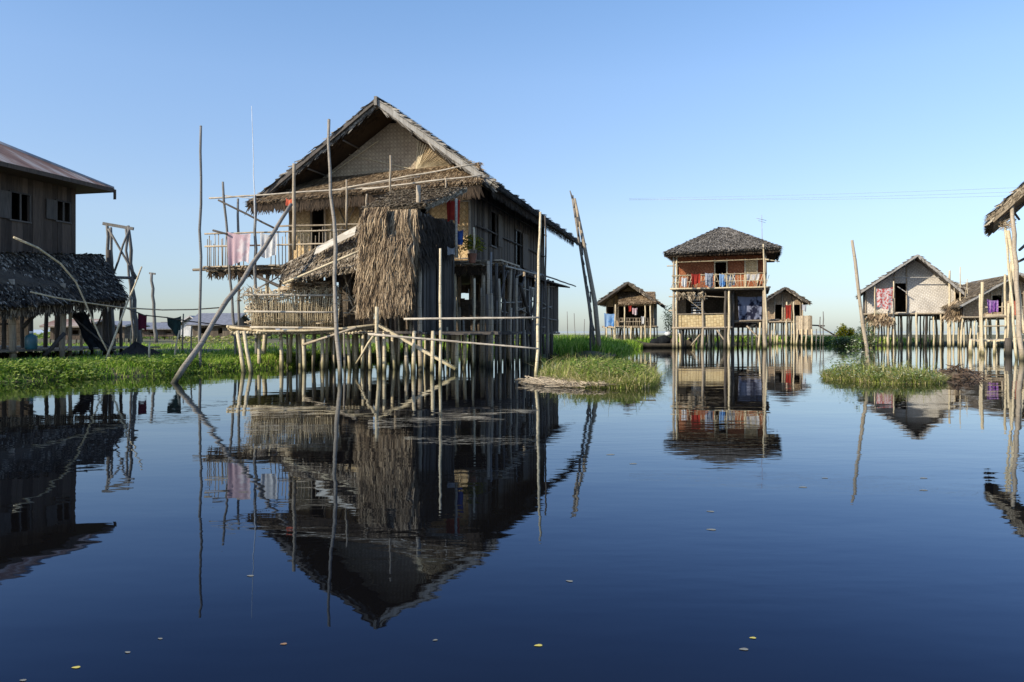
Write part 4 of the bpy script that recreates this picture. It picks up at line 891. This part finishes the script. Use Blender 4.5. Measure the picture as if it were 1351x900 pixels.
# ================================================================== GABLE HOUSES
def gable_house(label, pxL, pxR, apx, apy, ey, D, fz, L=7.0, rot=-6.0, over=.8, wallmat='mat_tan', roofmat='thatch_grey', holes=(), nst=10, rows_=3, low=None, eyr=None, setb=.9, stmat='bamboo'):
    Fr = Frame(G(apx, D).x, D, rot); t = thing('stilt_house', label, 'house', (Fr.o.x, Fr.o.y, 0), Fr.a)
    el, er, ap = Fr.hy(pxL, ey, 0), Fr.hy(pxR, eyr or ey, 0), Fr.hy(apx, apy, 0)
    roof_slope(t, (ap.x, 0, ap.z), (ap.x, L+1, ap.z), (er.x, L+1, er.z), (er.x, 0, er.z), 2600, roofmat, .45, .08, 9, .13, .04, 'roof')
    roof_slope(t, (ap.x, L+1, ap.z), (ap.x, 0, ap.z), (el.x, 0, el.z), (el.x, L+1, el.z), 2600, roofmat, .45, .08, 9, .13, .04, 'roof')
    mb = MB(); mb.beam((ap.x, -.05, ap.z-.03), (er.x, -.05, er.z-.08), .04, .14); mb.beam((ap.x, -.08, ap.z-.03), (el.x, -.05, el.z-.08), .04, .14); mb.build('bargeboard', M['fascia'] if roofmat != 'thatch_dark' else M['plank'], t)
    x0, x1 = el.x+over, er.x-over
    def zt(x): return ap.z-.2-(x-ap.x)*(ap.z-er.z)/(er.x-ap.x) if x > ap.x else ap.z-.2-(ap.x-x)*(ap.z-el.z)/(ap.x-el.x)
    hs = [(Fr.hy(a, 0, setb).x, Fr.hy(b_, 0, setb).x, Fr.hy(a, d, setb).z, Fr.hy(a, c, setb).z) for a, b_, c, d in holes]
    hs = [(max(h[0], x0+.02), min(h[1], x1-.02), max(h[2], fz), h[3]) for h in hs]
    mb = MB(); mat_wall(mb, 'x', setb, x0, x1, fz, zt, hs, .3); mb.build('front_wall', M[wallmat], t)
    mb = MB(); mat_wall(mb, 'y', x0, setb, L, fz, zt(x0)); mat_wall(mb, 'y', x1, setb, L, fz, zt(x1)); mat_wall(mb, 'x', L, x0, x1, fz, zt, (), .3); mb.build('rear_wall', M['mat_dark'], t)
    mb = MB(); mb.box(x0-.1, x1+.1, setb-.35, L+.1, fz-.12, fz-.01); mb.tube([(x0-.3, setb-.4, fz-.06), (x1+.3, setb-.4, fz-.04)], .06, .05, 7, .02); mb.build('floor', M['pole'], t)
    mb = MB()
    for x in [x0, x1]+[h[0] for h in hs]+[h[1] for h in hs]: mb.tube([(x, setb-.05, fz-.05), (x, setb-.05, zt(x)-.02)], .045, .04, 6, .01)
    mb.build('wall_frame', M['pole'], t, True)
    for j in range(rows_):
        for i in range(nst):
            x = x0+(x1-x0)*i/(nst-1)+rnd(-.12, .12); y = setb-.2+(L-setb)*j/max(1, rows_-1)+rnd(-.2, .2); stilt(t, x, y, fz-.08, .055, stmat if R.random() < .65 else 'pole_dark', .12)
    return t, Fr, x0, x1, zt
# right gable house
GH, FG, gx0, gx1, gzt = gable_house('pale woven mat house on stilts with a shaded gable, right of the two storey house', 1136, 1272, 1211, 336, 384, 53.5, 2.3, 7.5, -22, .35, 'mat_pale', 'thatch_grey', [(1180, 1196, 374, 412)], 13, 3, eyr=386, setb=1.5)
roof_slope(GH, (gx1-.2, 3.0, 4.6), (gx1-.2, 8.0, 4.6), (gx1+1.4, 8.0, 3.75), (gx1+1.4, 3.0, 3.75), 700, 'thatch_grey', .4, .08, 5, .1, .04, 'side_roof')
mb = MB(); mb.straw((gx1-.3, -.4, 3.1), (gx1+1.5, -.4, 3.3), (gx1+1.5, -.6, 2.0), (gx1-.9, -.6, 1.9), 900, .55, .07, 3, .2, .6); mb.straw((gx0+.2, .2, 2.3), (gx0+1.6, .2, 2.3), (gx0+1.6, .1, 1.6), (gx0, .1, 1.6), 160, .5, .09, 2, .15, .8); mb.build('hanging_reeds', M['curtain'], GH)
for px, yt, r in ((1154, 373, .05), (1179, 371, .05), (1253, 357, .085), (1267, 352, .04), (1276, 368, .03), (1172, 410, .06), (1209, 412, .07)):
    p_, p2 = FG.hy(px, 460, .1), FG.hy(px, yt, .1); pole_obj('upright_post', [(p_.x, .1, -.3), (p2.x, .1, p2.z)], r, r*.8, 'bamboo', GH, .02)
mb = MB()
mb.beam(FG.hy(1184, 378, .8), FG.hy(1196, 386, .8), .05, .05); mb.beam(FG.hy(1176, 366, .82), FG.hy(1247, 366, .82), .05, .05); mb.build('door_brace', M['fascia'], GH)
mb = MB()
for i in range(10): p_ = FG.hy(1257+i*3, 0, -.3); mb.tube([(p_.x, -.3, 1.9+rnd(-.4, .2)), (p_.x+rnd(-.1, .1), -.3, 3.0+rnd(-.3, .9))], .03, .02, 5, .02)
mb.build('side_fence', M['bamboo'], GH, True)
for i in range(9): stilt(GH, gx1+.3+i*.22, rnd(-.4, 2.5), 2.2+rnd(-.6, .4), .05, 'bamboo', .1)
cloth('patterned_cloth', 'red and white patterned cloth beside the doorway of the pale gable house', 'cloth', P(1156, 381, 53.6), P(1178, 379, 53.5), 1.35, 'cloth_pattern', 2, .04)
# small gable house behind the islet
SA, FA, ax0, ax1, azt = gable_house('small thatched gable house with cluttered open porch behind the leaning twin poles', 788, 868, 828.5, 372, 399, 58, 1.45, 6.0, -14, .45, 'mat_tan', 'thatch_dark', [(816, 860, 404, 431), (796, 810, 405, 431)], 10, 3, setb=1.9)
roof_slope(SA, (FA.hy(815, 0, 1.7).x, 1.7, 4.05), (ax1+.1, 1.7, 4.0), (ax1+.3, -.2, 3.15), (FA.hy(817, 0, 0).x, -.2, 3.05), 1200, 'thatch_brown', .4, .06, 5, .1, .04, 'porch_roof')
mb = MB(); mb.box(ax0, ax1, -.1, 2, 1.28, 1.38)
for z in (1.75, 2.0): mb.tube([(ax0+1.2, -.1, z), (ax1-.2, -.1, z)], .03, .03, 6, .02)
for i in range(20): x = ax0+1.2+i*.13; mb.tube([(x, -.1, 1.35), (x+rnd(-.1, .1), -.1, 2.0)], .02, .015, 5)
mb.build('porch', M['pole'], SA, True)
for px in (800, 812, 824, 833, 846, 851, 858): p_ = FA.hy(px, 0, -.15); stilt(SA, p_.x, -.15, 3.0 if px in (824, 851, 858, 812) else 1.4, .06, 'bamboo', .05)
cloth('hanging_cloth', 'bright blue cloth hanging at the left of the small porch house', 'cloth', P(797, 413, 57.5), P(811, 414, 57.4), .95, 'cloth_sky', 2, .05)
cloth('hanging_cloth', 'pink cloth hanging under the porch roof of the small house', 'cloth', P(834, 406, 57.6), P(841, 406, 57.6), .5, 'cloth_pink', 2, .05)
cloth('hanging_cloth', 'short red cloth hanging beside the pink one on the small porch', 'cloth', P(829, 403, 57.6), P(833, 403, 57.6), .45, 'cloth_red', 1, .04)
cloth('hanging_cloth', 'white cloth hanging at the right post of the small porch', 'cloth', P(846, 417, 57.5), P(850, 417, 57.5), .6, 'cloth_white', 1, .04)
# small house right behind the two storey one
SB, FB, bx0, bx1, bzt = gable_house('little brown gable house half hidden right of the two storey house', 1006, 1066, 1036, 379, 398, 62, 1.85, 5.5, -14, .3, 'mat_tan', 'thatch_dark', [(1022, 1032, 402, 422), (1044, 1056, 402, 424)], 8, 3)
mb = MB(); p_, q_ = FB.hy(1049, 0, -1.2), FB.hy(1071, 0, -1.2); slatwall(mb, 'x', -1.2, p_.x, q_.x, .85, 2.25, .13, .02, jit=.03); slatwall(mb, 'y', q_.x, -1.2, .8, .85, 2.25, .13, .02, jit=.03); mb.box(p_.x, q_.x, -1.2, .9, .78, .84); mb.build('porch', M['sticks'], SB)
for px in (1038, 1047, 1052, 1058, 1064, 1071): p_ = FB.hy(px, 0, -1.25); stilt(SB, p_.x, -1.25, 3.3 if px < 1050 else 1.2, .07, 'bamboo', .05)
mb = MB(); mb.beam(FB.hy(1068, 429, -.5), FB.hy(1088, 430, -.5), .3, .1); mb.beam(FB.hy(1080, 430, -.5), FB.hy(1104, 444, -.5), .1, .1); mb.build('gangway', M['pole_dark'], SB)
cloth('hanging_cloth', 'dark red patterned cloth hanging in the little brown house', 'cloth', P(1036, 402, 60.6), P(1044, 402, 60.6), 1.1, 'cloth_red', 2, .04)
cloth('hanging_cloth', 'white cloth hanging at the right corner of the little brown house', 'cloth', P(1058, 401, 60.4), P(1064, 402, 60.4), .5, 'cloth_white', 1, .04)
for i, (px, yt) in enumerate(((1082, 418), (1086, 411), (1077, 434))): free_pole(['thin stake left of the tall one beyond the gangway', 'tallest thin stake beyond the gangway of the little house', 'short stake under the gangway of the little house'][i], G(px, 60), P(px, yt, 60), .05, 'pole_grey', 'stake', cat='stake')

# ---- right edge: thatched house behind, platform, and the near roof corner
RE, FR_, rx0, rx1, rzt = gable_house('thatched house with a pale sunlit roof slope at the right edge of the row', 1266, 1420, 1345, 360, 403, 50, 2.0, 8, -13, .5, 'mat_tan', 'thatch', [(1308, 1322, 390, 412), (1332, 1350, 388, 415)], 10, 3)
mb = MB(); a_, b_ = FR_.hy(1300, 440, -.6), FR_.hy(1360, 440, -.6)
for z in (2.05, 2.55): mb.tube([(a_.x, -.6, z), (b_.x, -.6, z)], .04, .035, 6, .03)
mb.tube([(a_.x-.4, -.6, 1.35), (b_.x, -.6, 1.4)], .05, .05, 6, .03); mb.build('porch_rail', M['bamboo'], RE, True)
PL = thing('landing_stage', 'low plank landing stage on stilts below the right edge house', 'landing stage', G(1325, 36)); o_ = G(1325, 36)
mb = MB()
for i in range(13): px = 1283+i*6.5; mb.beam(G(px, 35.2, .62+rnd(-.03, .03))-o_, G(px*.98+24, 38, .62+rnd(-.03, .03))-o_, .2, .05)
mb.build('planks', M['bamboo'], PL)
for px, D, yt, r in ((1281, 35, 448, .09), (1296, 33.5, 372, .07), (1293, 35, 388, .05), (1326, 35.5, 362, .06), (1334, 35, 345, .06), (1312, 35, 449, .07), (1331, 34.8, 400, .07)):
    a_ = G(px, D, -.4)-o_; b_ = P(px, yt, D)-o_; pole_obj('stilt', [a_, b_], r, r*.8, 'bamboo', PL, .03)
pole_obj('stilt', [G(1331, 34, -.4)-o_, P(1330, 446, 34)-o_], .16, .14, 'pole_dark', PL, .01)
pole_obj('rail', [P(1300, 418, 35)-o_, P(1351, 417, 35)-o_], .05, .04, 'pole', PL, .02)
cloth('hanging_cloth', 'bunched purple cloth hanging on the porch of the right edge house', 'cloth', P(1302, 395, 47.5), P(1317, 396, 47.5), .75, 'cloth_purple', 3, .09)
cloth('hanging_cloth', 'red cloth hanging beside the frame edge on the right edge house', 'cloth', P(1333, 396, 47.3), P(1345, 396, 47.2), .9, 'cloth_orange', 2, .05)
# near roof corner, right edge
FN = Frame(G(1303, 30).x, 30, -31); t = thing('stilt_house', 'thatched eave on tall pale poles cut off by the right edge of the picture', 'house', (FN.o.x, FN.o.y, 0), FN.a); nh = t
n0, n1 = FN.hy(1302, 287, 0), FN.hy(1362, 232, 0); zt_ = n0.z; sl_ = (n1.z-n0.z)/(n1.x-n0.x)
roof_slope(t, (4, 0, n0.z+sl_*4), (4, 4, n0.z+sl_*4), (0, 4, n0.z), (0, 0, n0.z), 3500, 'thatch', .45, .06, 8, .28, .07, 'roof')
roof_slope(t, (4, 6, n0.z+sl_*4), (4, 0, n0.z+sl_*4), (8, 0, n0.z), (8, 6, n0.z), 1500, 'thatch', .45, .06, 8, .2, .06, 'roof')
mb = MB(); mat_wall(mb, 'x', 1.5, 1.9, 7.2, 3.2, lambda x: n0.z+sl_*(4-abs(4-x))-.25); mat_wall(mb, 'y', 1.9, 1.5, 5.6, 3.2, n0.z+sl_*1.9-.3); mat_wall(mb, 'x', 5.6, 1.9, 7.2, 3.2, lambda x: n0.z+sl_*(4-abs(4-x))-.25); mb.build('wall', M['mat_tan'], t)
mb = MB(); mb.box(1.7, 7.3, .6, 5.7, 3.05, 3.18); mb.build('floor', M['pole'], t)
def nn_(px, py, D): return FN.loc(P(px, py, D))
for a_, b_, r, mt in ((nn_(1348, 476, 27.6), nn_(1335, 268, 29.8), .085, 'pole'), (nn_(1343, 474, 28.5), nn_(1326, 290, 30), .05, 'bamboo'), (nn_(1352, 440, 28), nn_(1330, 305, 29.8), .08, 'bamboo'), (nn_(1375, 478, 28.5), nn_(1372, 262, 31.5), .1, 'bamboo'), (nn_(1420, 470, 33), nn_(1420, 300, 33), .1, 'pole'), (nn_(1360, 470, 34), nn_(1360, 300, 34), .08, 'pole')):
    a_.z = min(a_.z, -.3) if b_.z > 1 and r != .08 else a_.z; pole_obj('post', [a_, b_], r, r*.8, mt, t, .03)
for a_, b_, r in ((nn_(1325, 262, 29.7), nn_(1345, 290, 29.9), .04), (nn_(1318, 290, 29.9), nn_(1352, 268, 30.2), .04), (nn_(1345, 330, 29.5), nn_(1362, 315, 30), .05), (nn_(1344, 345, 29.5), nn_(1365, 335, 30), .05)): pole_obj('brace', [a_, b_], r, r, 'pole_dark', t, .01)
mb = MB(); c_ = nn_(1329, 296, 29.9)
for i in range(90): a, b_ = rnd(0, 6.3), rnd(-1, 1); mb.tube([c_+Vector((cos(a)*.15, sin(a)*.15, b_*.12)), c_+Vector((cos(a+1)*.3, sin(a+1)*.25, b_*.2+rnd(-.1, .1)))], .01, .008, 4)
mb.build('reed_bundle', M['sticks'], t)

# ---- moored boat with dark load, left of the two storey house
t = thing('moored_boat', 'dark wooden boat heaped with black sacks moored left of the two storey house', 'boat', G(873, 50)); nsec = 15; mb = MB()
for i in range(nsec):
    u = i/(nsec-1)*2-1; w = .45*(1-abs(u)**2.4)+.03; z = .28+.35*abs(u)**3; x = u*1.9
    for yy, zz in ((-w, z), (-w*.8, .02), (0, -.1), (w*.8, .02), (w, z), (w*.86, z-.02), (0, .06), (-w*.86, z-.02)): mb.v.append((x, yy, zz))
for i in range(nsec-1):
    for j in range(8): k, l = i*8+j, i*8+(j+1) % 8; mb.f.append((k, k+8, l+8, l))
mb.build('hull', M['pole_dark'], t, True)
def sack(label, px, D, z, s_, mat, sd):
    mb = MB()
    for j in range(9):
        for i in range(14):
            a, b_ = 2*pi*i/14, -pi/2+pi*j/8; q = Vector((cos(a)*cos(b_), sin(a)*cos(b_), sin(b_))); k = 1+.25*mn.noise(q*1.8+Vector((sd, 0, 0))); mb.v.append((q.x*s_*k, q.y*s_*.8*k, q.z*s_*.62*k+s_*.6))
    for j in range(8):
        for i in range(14): k, l = j*14+i, j*14+(i+1) % 14; mb.f.append((k, l, l+14, k+14))
    o = mb.build('sack', M[mat], None, True); o.location = G(px, D, z); tag(o, label, 'sack', 'sacks in the moored boat')
sack('large black sack in the middle of the moored boat', 876, 50, .1, .55, 'net', 1); sack('black sack at the left end of the moored boat', 866, 50, .12, .4, 'net', 2); sack('small white sack on top of the black ones in the moored boat', 881, 49.9, .75, .22, 'white_plastic', 3); sack('brown sack at the right end of the moored boat', 886, 50, .15, .4, 'mud', 4)

# ---- shrubs
def shrub(label, px, D, z, rx, ry, hgt, mat, n, size, group=None, name='bush', seed=1):
    t = thing(name, label, 'bush', G(px, D, z), 0, group); mb = MB(); cl = [(rnd(-rx, rx)*.7, rnd(-ry, ry)*.7, hgt*rnd(.15, .8), rnd(.25, .5)*hgt) for _ in range(9)]; pp = []
    for i in range(n):
        c_ = R.choice(cl); a, b_, r = rnd(0, 6.3), rnd(-1.5, 1.5), R.random()**.45*c_[3]; zz = c_[2]+sin(b_)*r
        if zz > -.05: pp.append((c_[0]+cos(a)*cos(b_)*r*rx/hgt*1.3, c_[1]+sin(a)*cos(b_)*r, zz))
    leaves(mb, pp, size); mb.build('foliage', M[mat], t); mb = MB()
    for c_ in cl: mb.tube([(c_[0]*.2, c_[1]*.2, -.2), (c_[0], c_[1], c_[2])], .03, .012, 5, .03)
    mb.build('stems', M['pole_dark'], t, True)
shrub('leafy bush with whitish flowers beside the foot of the leaning pole and pale gable house', 1139, 50, .1, .9, .8, 1.35, 'leaf_pale', 2200, .12)
shrub('low pale green bush left of the flowering one on the far shore', 1122, 56, .0, 1.2, 1, .7, 'leaf_pale', 1600, .14)
shrub('round yellow green bush standing alone on the far shore', 1113, 75, .1, 1.2, 1, 1.5, 'leaf_yellow', 2200, .2)
shrub('thin green shrub rising left of the two storey house', 884, 60, .2, .7, .7, 2.6, 'leaf', 1100, .16)
shrub('low leafy bush at the left foot of the pale gable house', 1151, 55, 1.1, .8, .5, 1.2, 'leaf_pale', 900, .12)
mb = MB()
for i in range(4200):
    px = rnd(1040, 1125) if R.random() < .6 else rnd(905, 1010); D = rnd(64, 69); leaves(mb, [G(px, D, rnd(0, .55))], .25)
tag(mb.build('water_plants', M['leaf']), 'dark green floating plants along the far shore behind the houses', 'water plants', kind='stuff')

# thin stakes and reeds against the sky right of the main house
for i in range(12):
    px = 738+i*3.7+rnd(-1, 1); yt = rnd(396, 425); D = rnd(44, 52)
    if i % 3 == 0: free_pole(['leftmost thin reed stake in the tall grass right of the large house', 'thin reed stake second from left in the tall grass', 'thin reed stake third from left in the tall grass', 'rightmost thin reed stake before the leaning twin poles'][i//3], G(px, D, .2), P(px+rnd(-3, 3), yt, D), .025, 'pole_grey', 'stake', cat='stake')

# ================================================================== FAR VILLAGE, left
def far_hut(label, px, D, w, L, ez_, az, roofm, wallm, rot, gab='side'):
    t = thing('far_house', label, 'house', G(px, D, .15), radians(rot)); mb = MB(); hw, hL = w/2, L/2
    for s_ in (-1, 1): mb.slab((-hw-.4, 0, az), (hw+.4, 0, az), (hw+.4, s_*(hL+.5), ez_), (-hw-.4, s_*(hL+.5), ez_), .12)
    mb.build('roof', M[roofm], t)
    for s_ in (-1, 1):
        m2 = MB(); slatwall(m2, 'x', s_*hL, -hw, hw, .35, ez_, .2, .03, holes=[(-hw*.5, -hw*.1, .7, ez_-.3), (hw*.3, hw*.6, .7, ez_-.3)] if s_ < 0 else ()); m2.build('wall', M[wallm], t)
        m2 = MB(); slatwall(m2, 'y', s_*hw, -hL, hL, .35, lambda y: az-.1-abs(y)/hL*(az-ez_), .35, .03); m2.build('wall', M[wallm], t)
    for i in range(5):
        for y in (-hL, hL): m2 = MB(); m2.tube([(-hw+i*w/4, y, -.3), (-hw+i*w/4, y, .4)], .06, .06, 6); m2.build('stilt', M['pole_dark'], t)
far_hut('far grey roofed hut seen under the left house eave', 158, 62, 2.2, 2.5, 1.35, 1.7, 'metal', 'mat_dark', -5)
far_hut('far long low shed with bluish roof behind the utility pole', 220, 88, 4.0, 4, 1.2, 1.9, 'metal', 'board', 3)
far_hut('far gabled house with grey roof right of the tall lone pole', 292, 74, 3.6, 4, 1.5, 2.6, 'metal', 'slat_dark', -4)
far_hut('far whitish walled house left of the grey gabled one', 264, 82, 3, 2.6, 1.5, 2.5, 'metal', 'cloth_white', 80)
far_hut('far dark hut at the left edge of the distant village', 238, 100, 4, 4, 1.4, 2.1, 'thatch_dark', 'board', 0)
far_hut('far hut glimpsed beneath the balcony of the large house', 330, 92, 4, 4, 1.2, 1.9, 'thatch_dark', 'board', 6)
far_hut('far brown hut glimpsed between the posts of the left house', 106, 52, 2.2, 3, 1.25, 1.7, 'rust', 'board', 0)
# distant line of scrub and hills
mb = MB()
for i in range(5000):
    px = rnd(-60, 720); D = rnd(95, 120); leaves(mb, [G(px, D, rnd(.1, 1.5*abs(mn.noise(Vector((px*.02, 0, 0))))+.5))], .7)
tag(mb.build('scrub', M['leaf']), 'distant dark scrub along the far bank behind the village', 'scrub', kind='stuff')
mb = MB()
for i in range(700):
    px, D = rnd(230, 345), rnd(48, 58); leaves(mb, [G(px, D, rnd(.25, .7))], .25)
tag(mb.build('dry_weeds', M['grass_dry']), 'dry weeds along the path in front of the far village', 'weeds', kind='stuff')
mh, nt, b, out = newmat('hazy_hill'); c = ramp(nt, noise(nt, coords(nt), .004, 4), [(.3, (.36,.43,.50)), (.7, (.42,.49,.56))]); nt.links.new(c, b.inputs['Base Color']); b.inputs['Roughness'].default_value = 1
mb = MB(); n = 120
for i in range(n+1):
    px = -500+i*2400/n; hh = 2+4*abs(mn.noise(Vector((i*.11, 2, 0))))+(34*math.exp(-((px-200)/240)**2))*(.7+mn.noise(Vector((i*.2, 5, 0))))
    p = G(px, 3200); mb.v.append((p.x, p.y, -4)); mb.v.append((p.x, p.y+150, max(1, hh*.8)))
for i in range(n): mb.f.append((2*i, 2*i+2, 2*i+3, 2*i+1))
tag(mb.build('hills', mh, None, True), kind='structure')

# ---- power lines across the sky, right
for k, (ya, yb, lb) in enumerate(((262, 243, 'highest faint power line crossing the sky above the right hand houses'), (264, 249, 'middle faint power line just under the highest one'), (263, 255, 'lowest faint power line sagging above the right hand houses'))):
    pts = []
    for i in range(17): u = i/16; pts.append(P(830+u*620, ya+(yb-ya)*u-0*u+(5+k)*sin(pi*u)*.5, 130-60*u))
    line(lb, pts, .013, 'metal', 'power_line', 'power line')
line('faint low wire between the pale gable house and the right edge house', [P(1266, 372, 56), P(1300, 374, 56), P(1340, 372, 56)], .012, 'metal', 'wire', 'wire')

# ---- leaves floating on the water
for px, py, L, mt, lb in ((100, 881, .05, 'leaf_fall', 'large yellow leaf floating at the lower left'), (168, 861, .04, 'leaf_fall3', 'pale leaf floating right of the large yellow one'), (211, 843, .035, 'leaf_fall3', 'small pale leaf, farthest of the three at the lower left'),
    (374, 850, .045, 'leaf_fall2', 'reddish brown leaf floating below the house reflection'), (574, 845, .035, 'leaf_fall3', 'small pale leaf floating below the reflected roof peak'), (710, 852, .055, 'leaf_fall', 'yellow leaf floating alone at the bottom centre'),
    (993, 842, .045, 'leaf_fall', 'small yellow leaf, farther of the pair at the lower right'), (981, 857, .06, 'leaf_fall3', 'pale grey leaf, nearer of the pair at the lower right'), (1059, 643, .12, 'leaf_fall3', 'whitish speck of leaf in the open water under the two storey reflection'),
    (1218, 631, .12, 'leaf_fall3', 'whitish leaf, farther of two under the pale gable house reflection'), (1218, 647, .11, 'leaf_fall3', 'whitish leaf, nearer of two under the pale gable house reflection'), (805, 600, .16, 'leaf_fall3', 'white leaf floating in front of the middle islet'),
    (835, 612, .13, 'leaf_fall3', 'thin pale leaf right of the white one before the islet'), (937, 675, .09, 'leaf_fall3', 'pale leaf floating mid water below the two storey reflection'), (938, 699, .10, 'leaf_fall3', 'pale leaf a little nearer, directly below the other mid water leaf'),
    (330, 760, .06, 'leaf_fall3', 'pale leaf floating between the reflections of the lone pole and the house'), (1088, 631, .09, 'leaf_fall3', 'tiny pale leaf right of the whitish speck'), (751, 767, .06, 'leaf_fall3', 'thin grey leaf floating right of the reflected roof peak'), (30, 898, .04, 'leaf_fall3', 'pale leaf at the bottom left corner')):
    w = WL(px, py); mb = MB(); n = 10; a0 = rnd(-.5, .5)
    L *= .5
    for i in range(n):
        a = 2*pi*i/n; x, y = cos(a)*L*.5, sin(a)*L*.3*(1+.5*cos(a)); mb.v.append((x*cos(a0)-y*sin(a0), x*sin(a0)+y*cos(a0), .0012+.0006*abs(sin(a))))
    mb.v.append((0, 0, .0014))
    for i in range(n): mb.f.append((i, (i+1) % n, n))
    o = mb.build('floating_leaf', M[mt], None, False); o.location = w; tag(o, lb, 'leaf', 'leaves floating on the water')

# ================================================================== LIGHT, SKY, CAMERA
SUN = Vector((-.74, -.46, .50)).normalized(); el = math.asin(SUN.z); az = math.atan2(SUN.x, SUN.y)
wd = bpy.data.worlds.new('World'); sc.world = wd; wd.use_nodes = True; nt = wd.node_tree
bg = nt.nodes['Background']; sky = nt.nodes.new('ShaderNodeTexSky'); sky.sky_type = 'NISHITA'; sky.sun_disc = False; sky.sun_elevation = el; sky.sun_rotation = az
sky.air_density = 1.0; sky.dust_density = .5; sky.ozone_density = 1.8; sky.altitude = 0
tc = nt.nodes.new('ShaderNodeTexCoord'); sx = nt.nodes.new('ShaderNodeSeparateXYZ'); nt.links.new(tc.outputs['Generated'], sx.inputs[0])
grad = ramp(nt, sx.outputs[2], [(.0, (.50,.58,.74)), (.05, (.58,.63,.78)), (.14, (.82,.80,.86)), (.3, (.94,.98,1.06)), (.42, (.86,1.0,1.12)), (.7, (.62,.80,1.05))])
nt.links.new(mixc(nt, 1.0, sky.outputs[0], grad, 'MULTIPLY'), bg.inputs[0]); bg.inputs[1].default_value = .205
ld = bpy.data.lights.new('sun', 'SUN'); ld.energy = 5.6; ld.angle = radians(.5); ld.color = (1.0, .90, .74); lo = bpy.data.objects.new('sun', ld); COL.objects.link(lo)
lo.rotation_euler = (-SUN).to_track_quat('-Z', 'Y').to_euler(); lo.location = (-20, -10, 30)
cd = bpy.data.cameras.new('camera'); cd.sensor_width = 36; cd.lens = 36*F/1351; cd.shift_y = -(450-HY)/1351; cd.clip_end = 9000; cd.clip_start = .05
co = bpy.data.objects.new('camera', cd); COL.objects.link(co); co.location = (0, 0, CH); co.rotation_euler = (pi/2, 0, 0); sc.camera = co
sc.view_settings.view_transform = 'Standard'; sc.view_settings.look = 'None'; sc.view_settings.exposure = 0
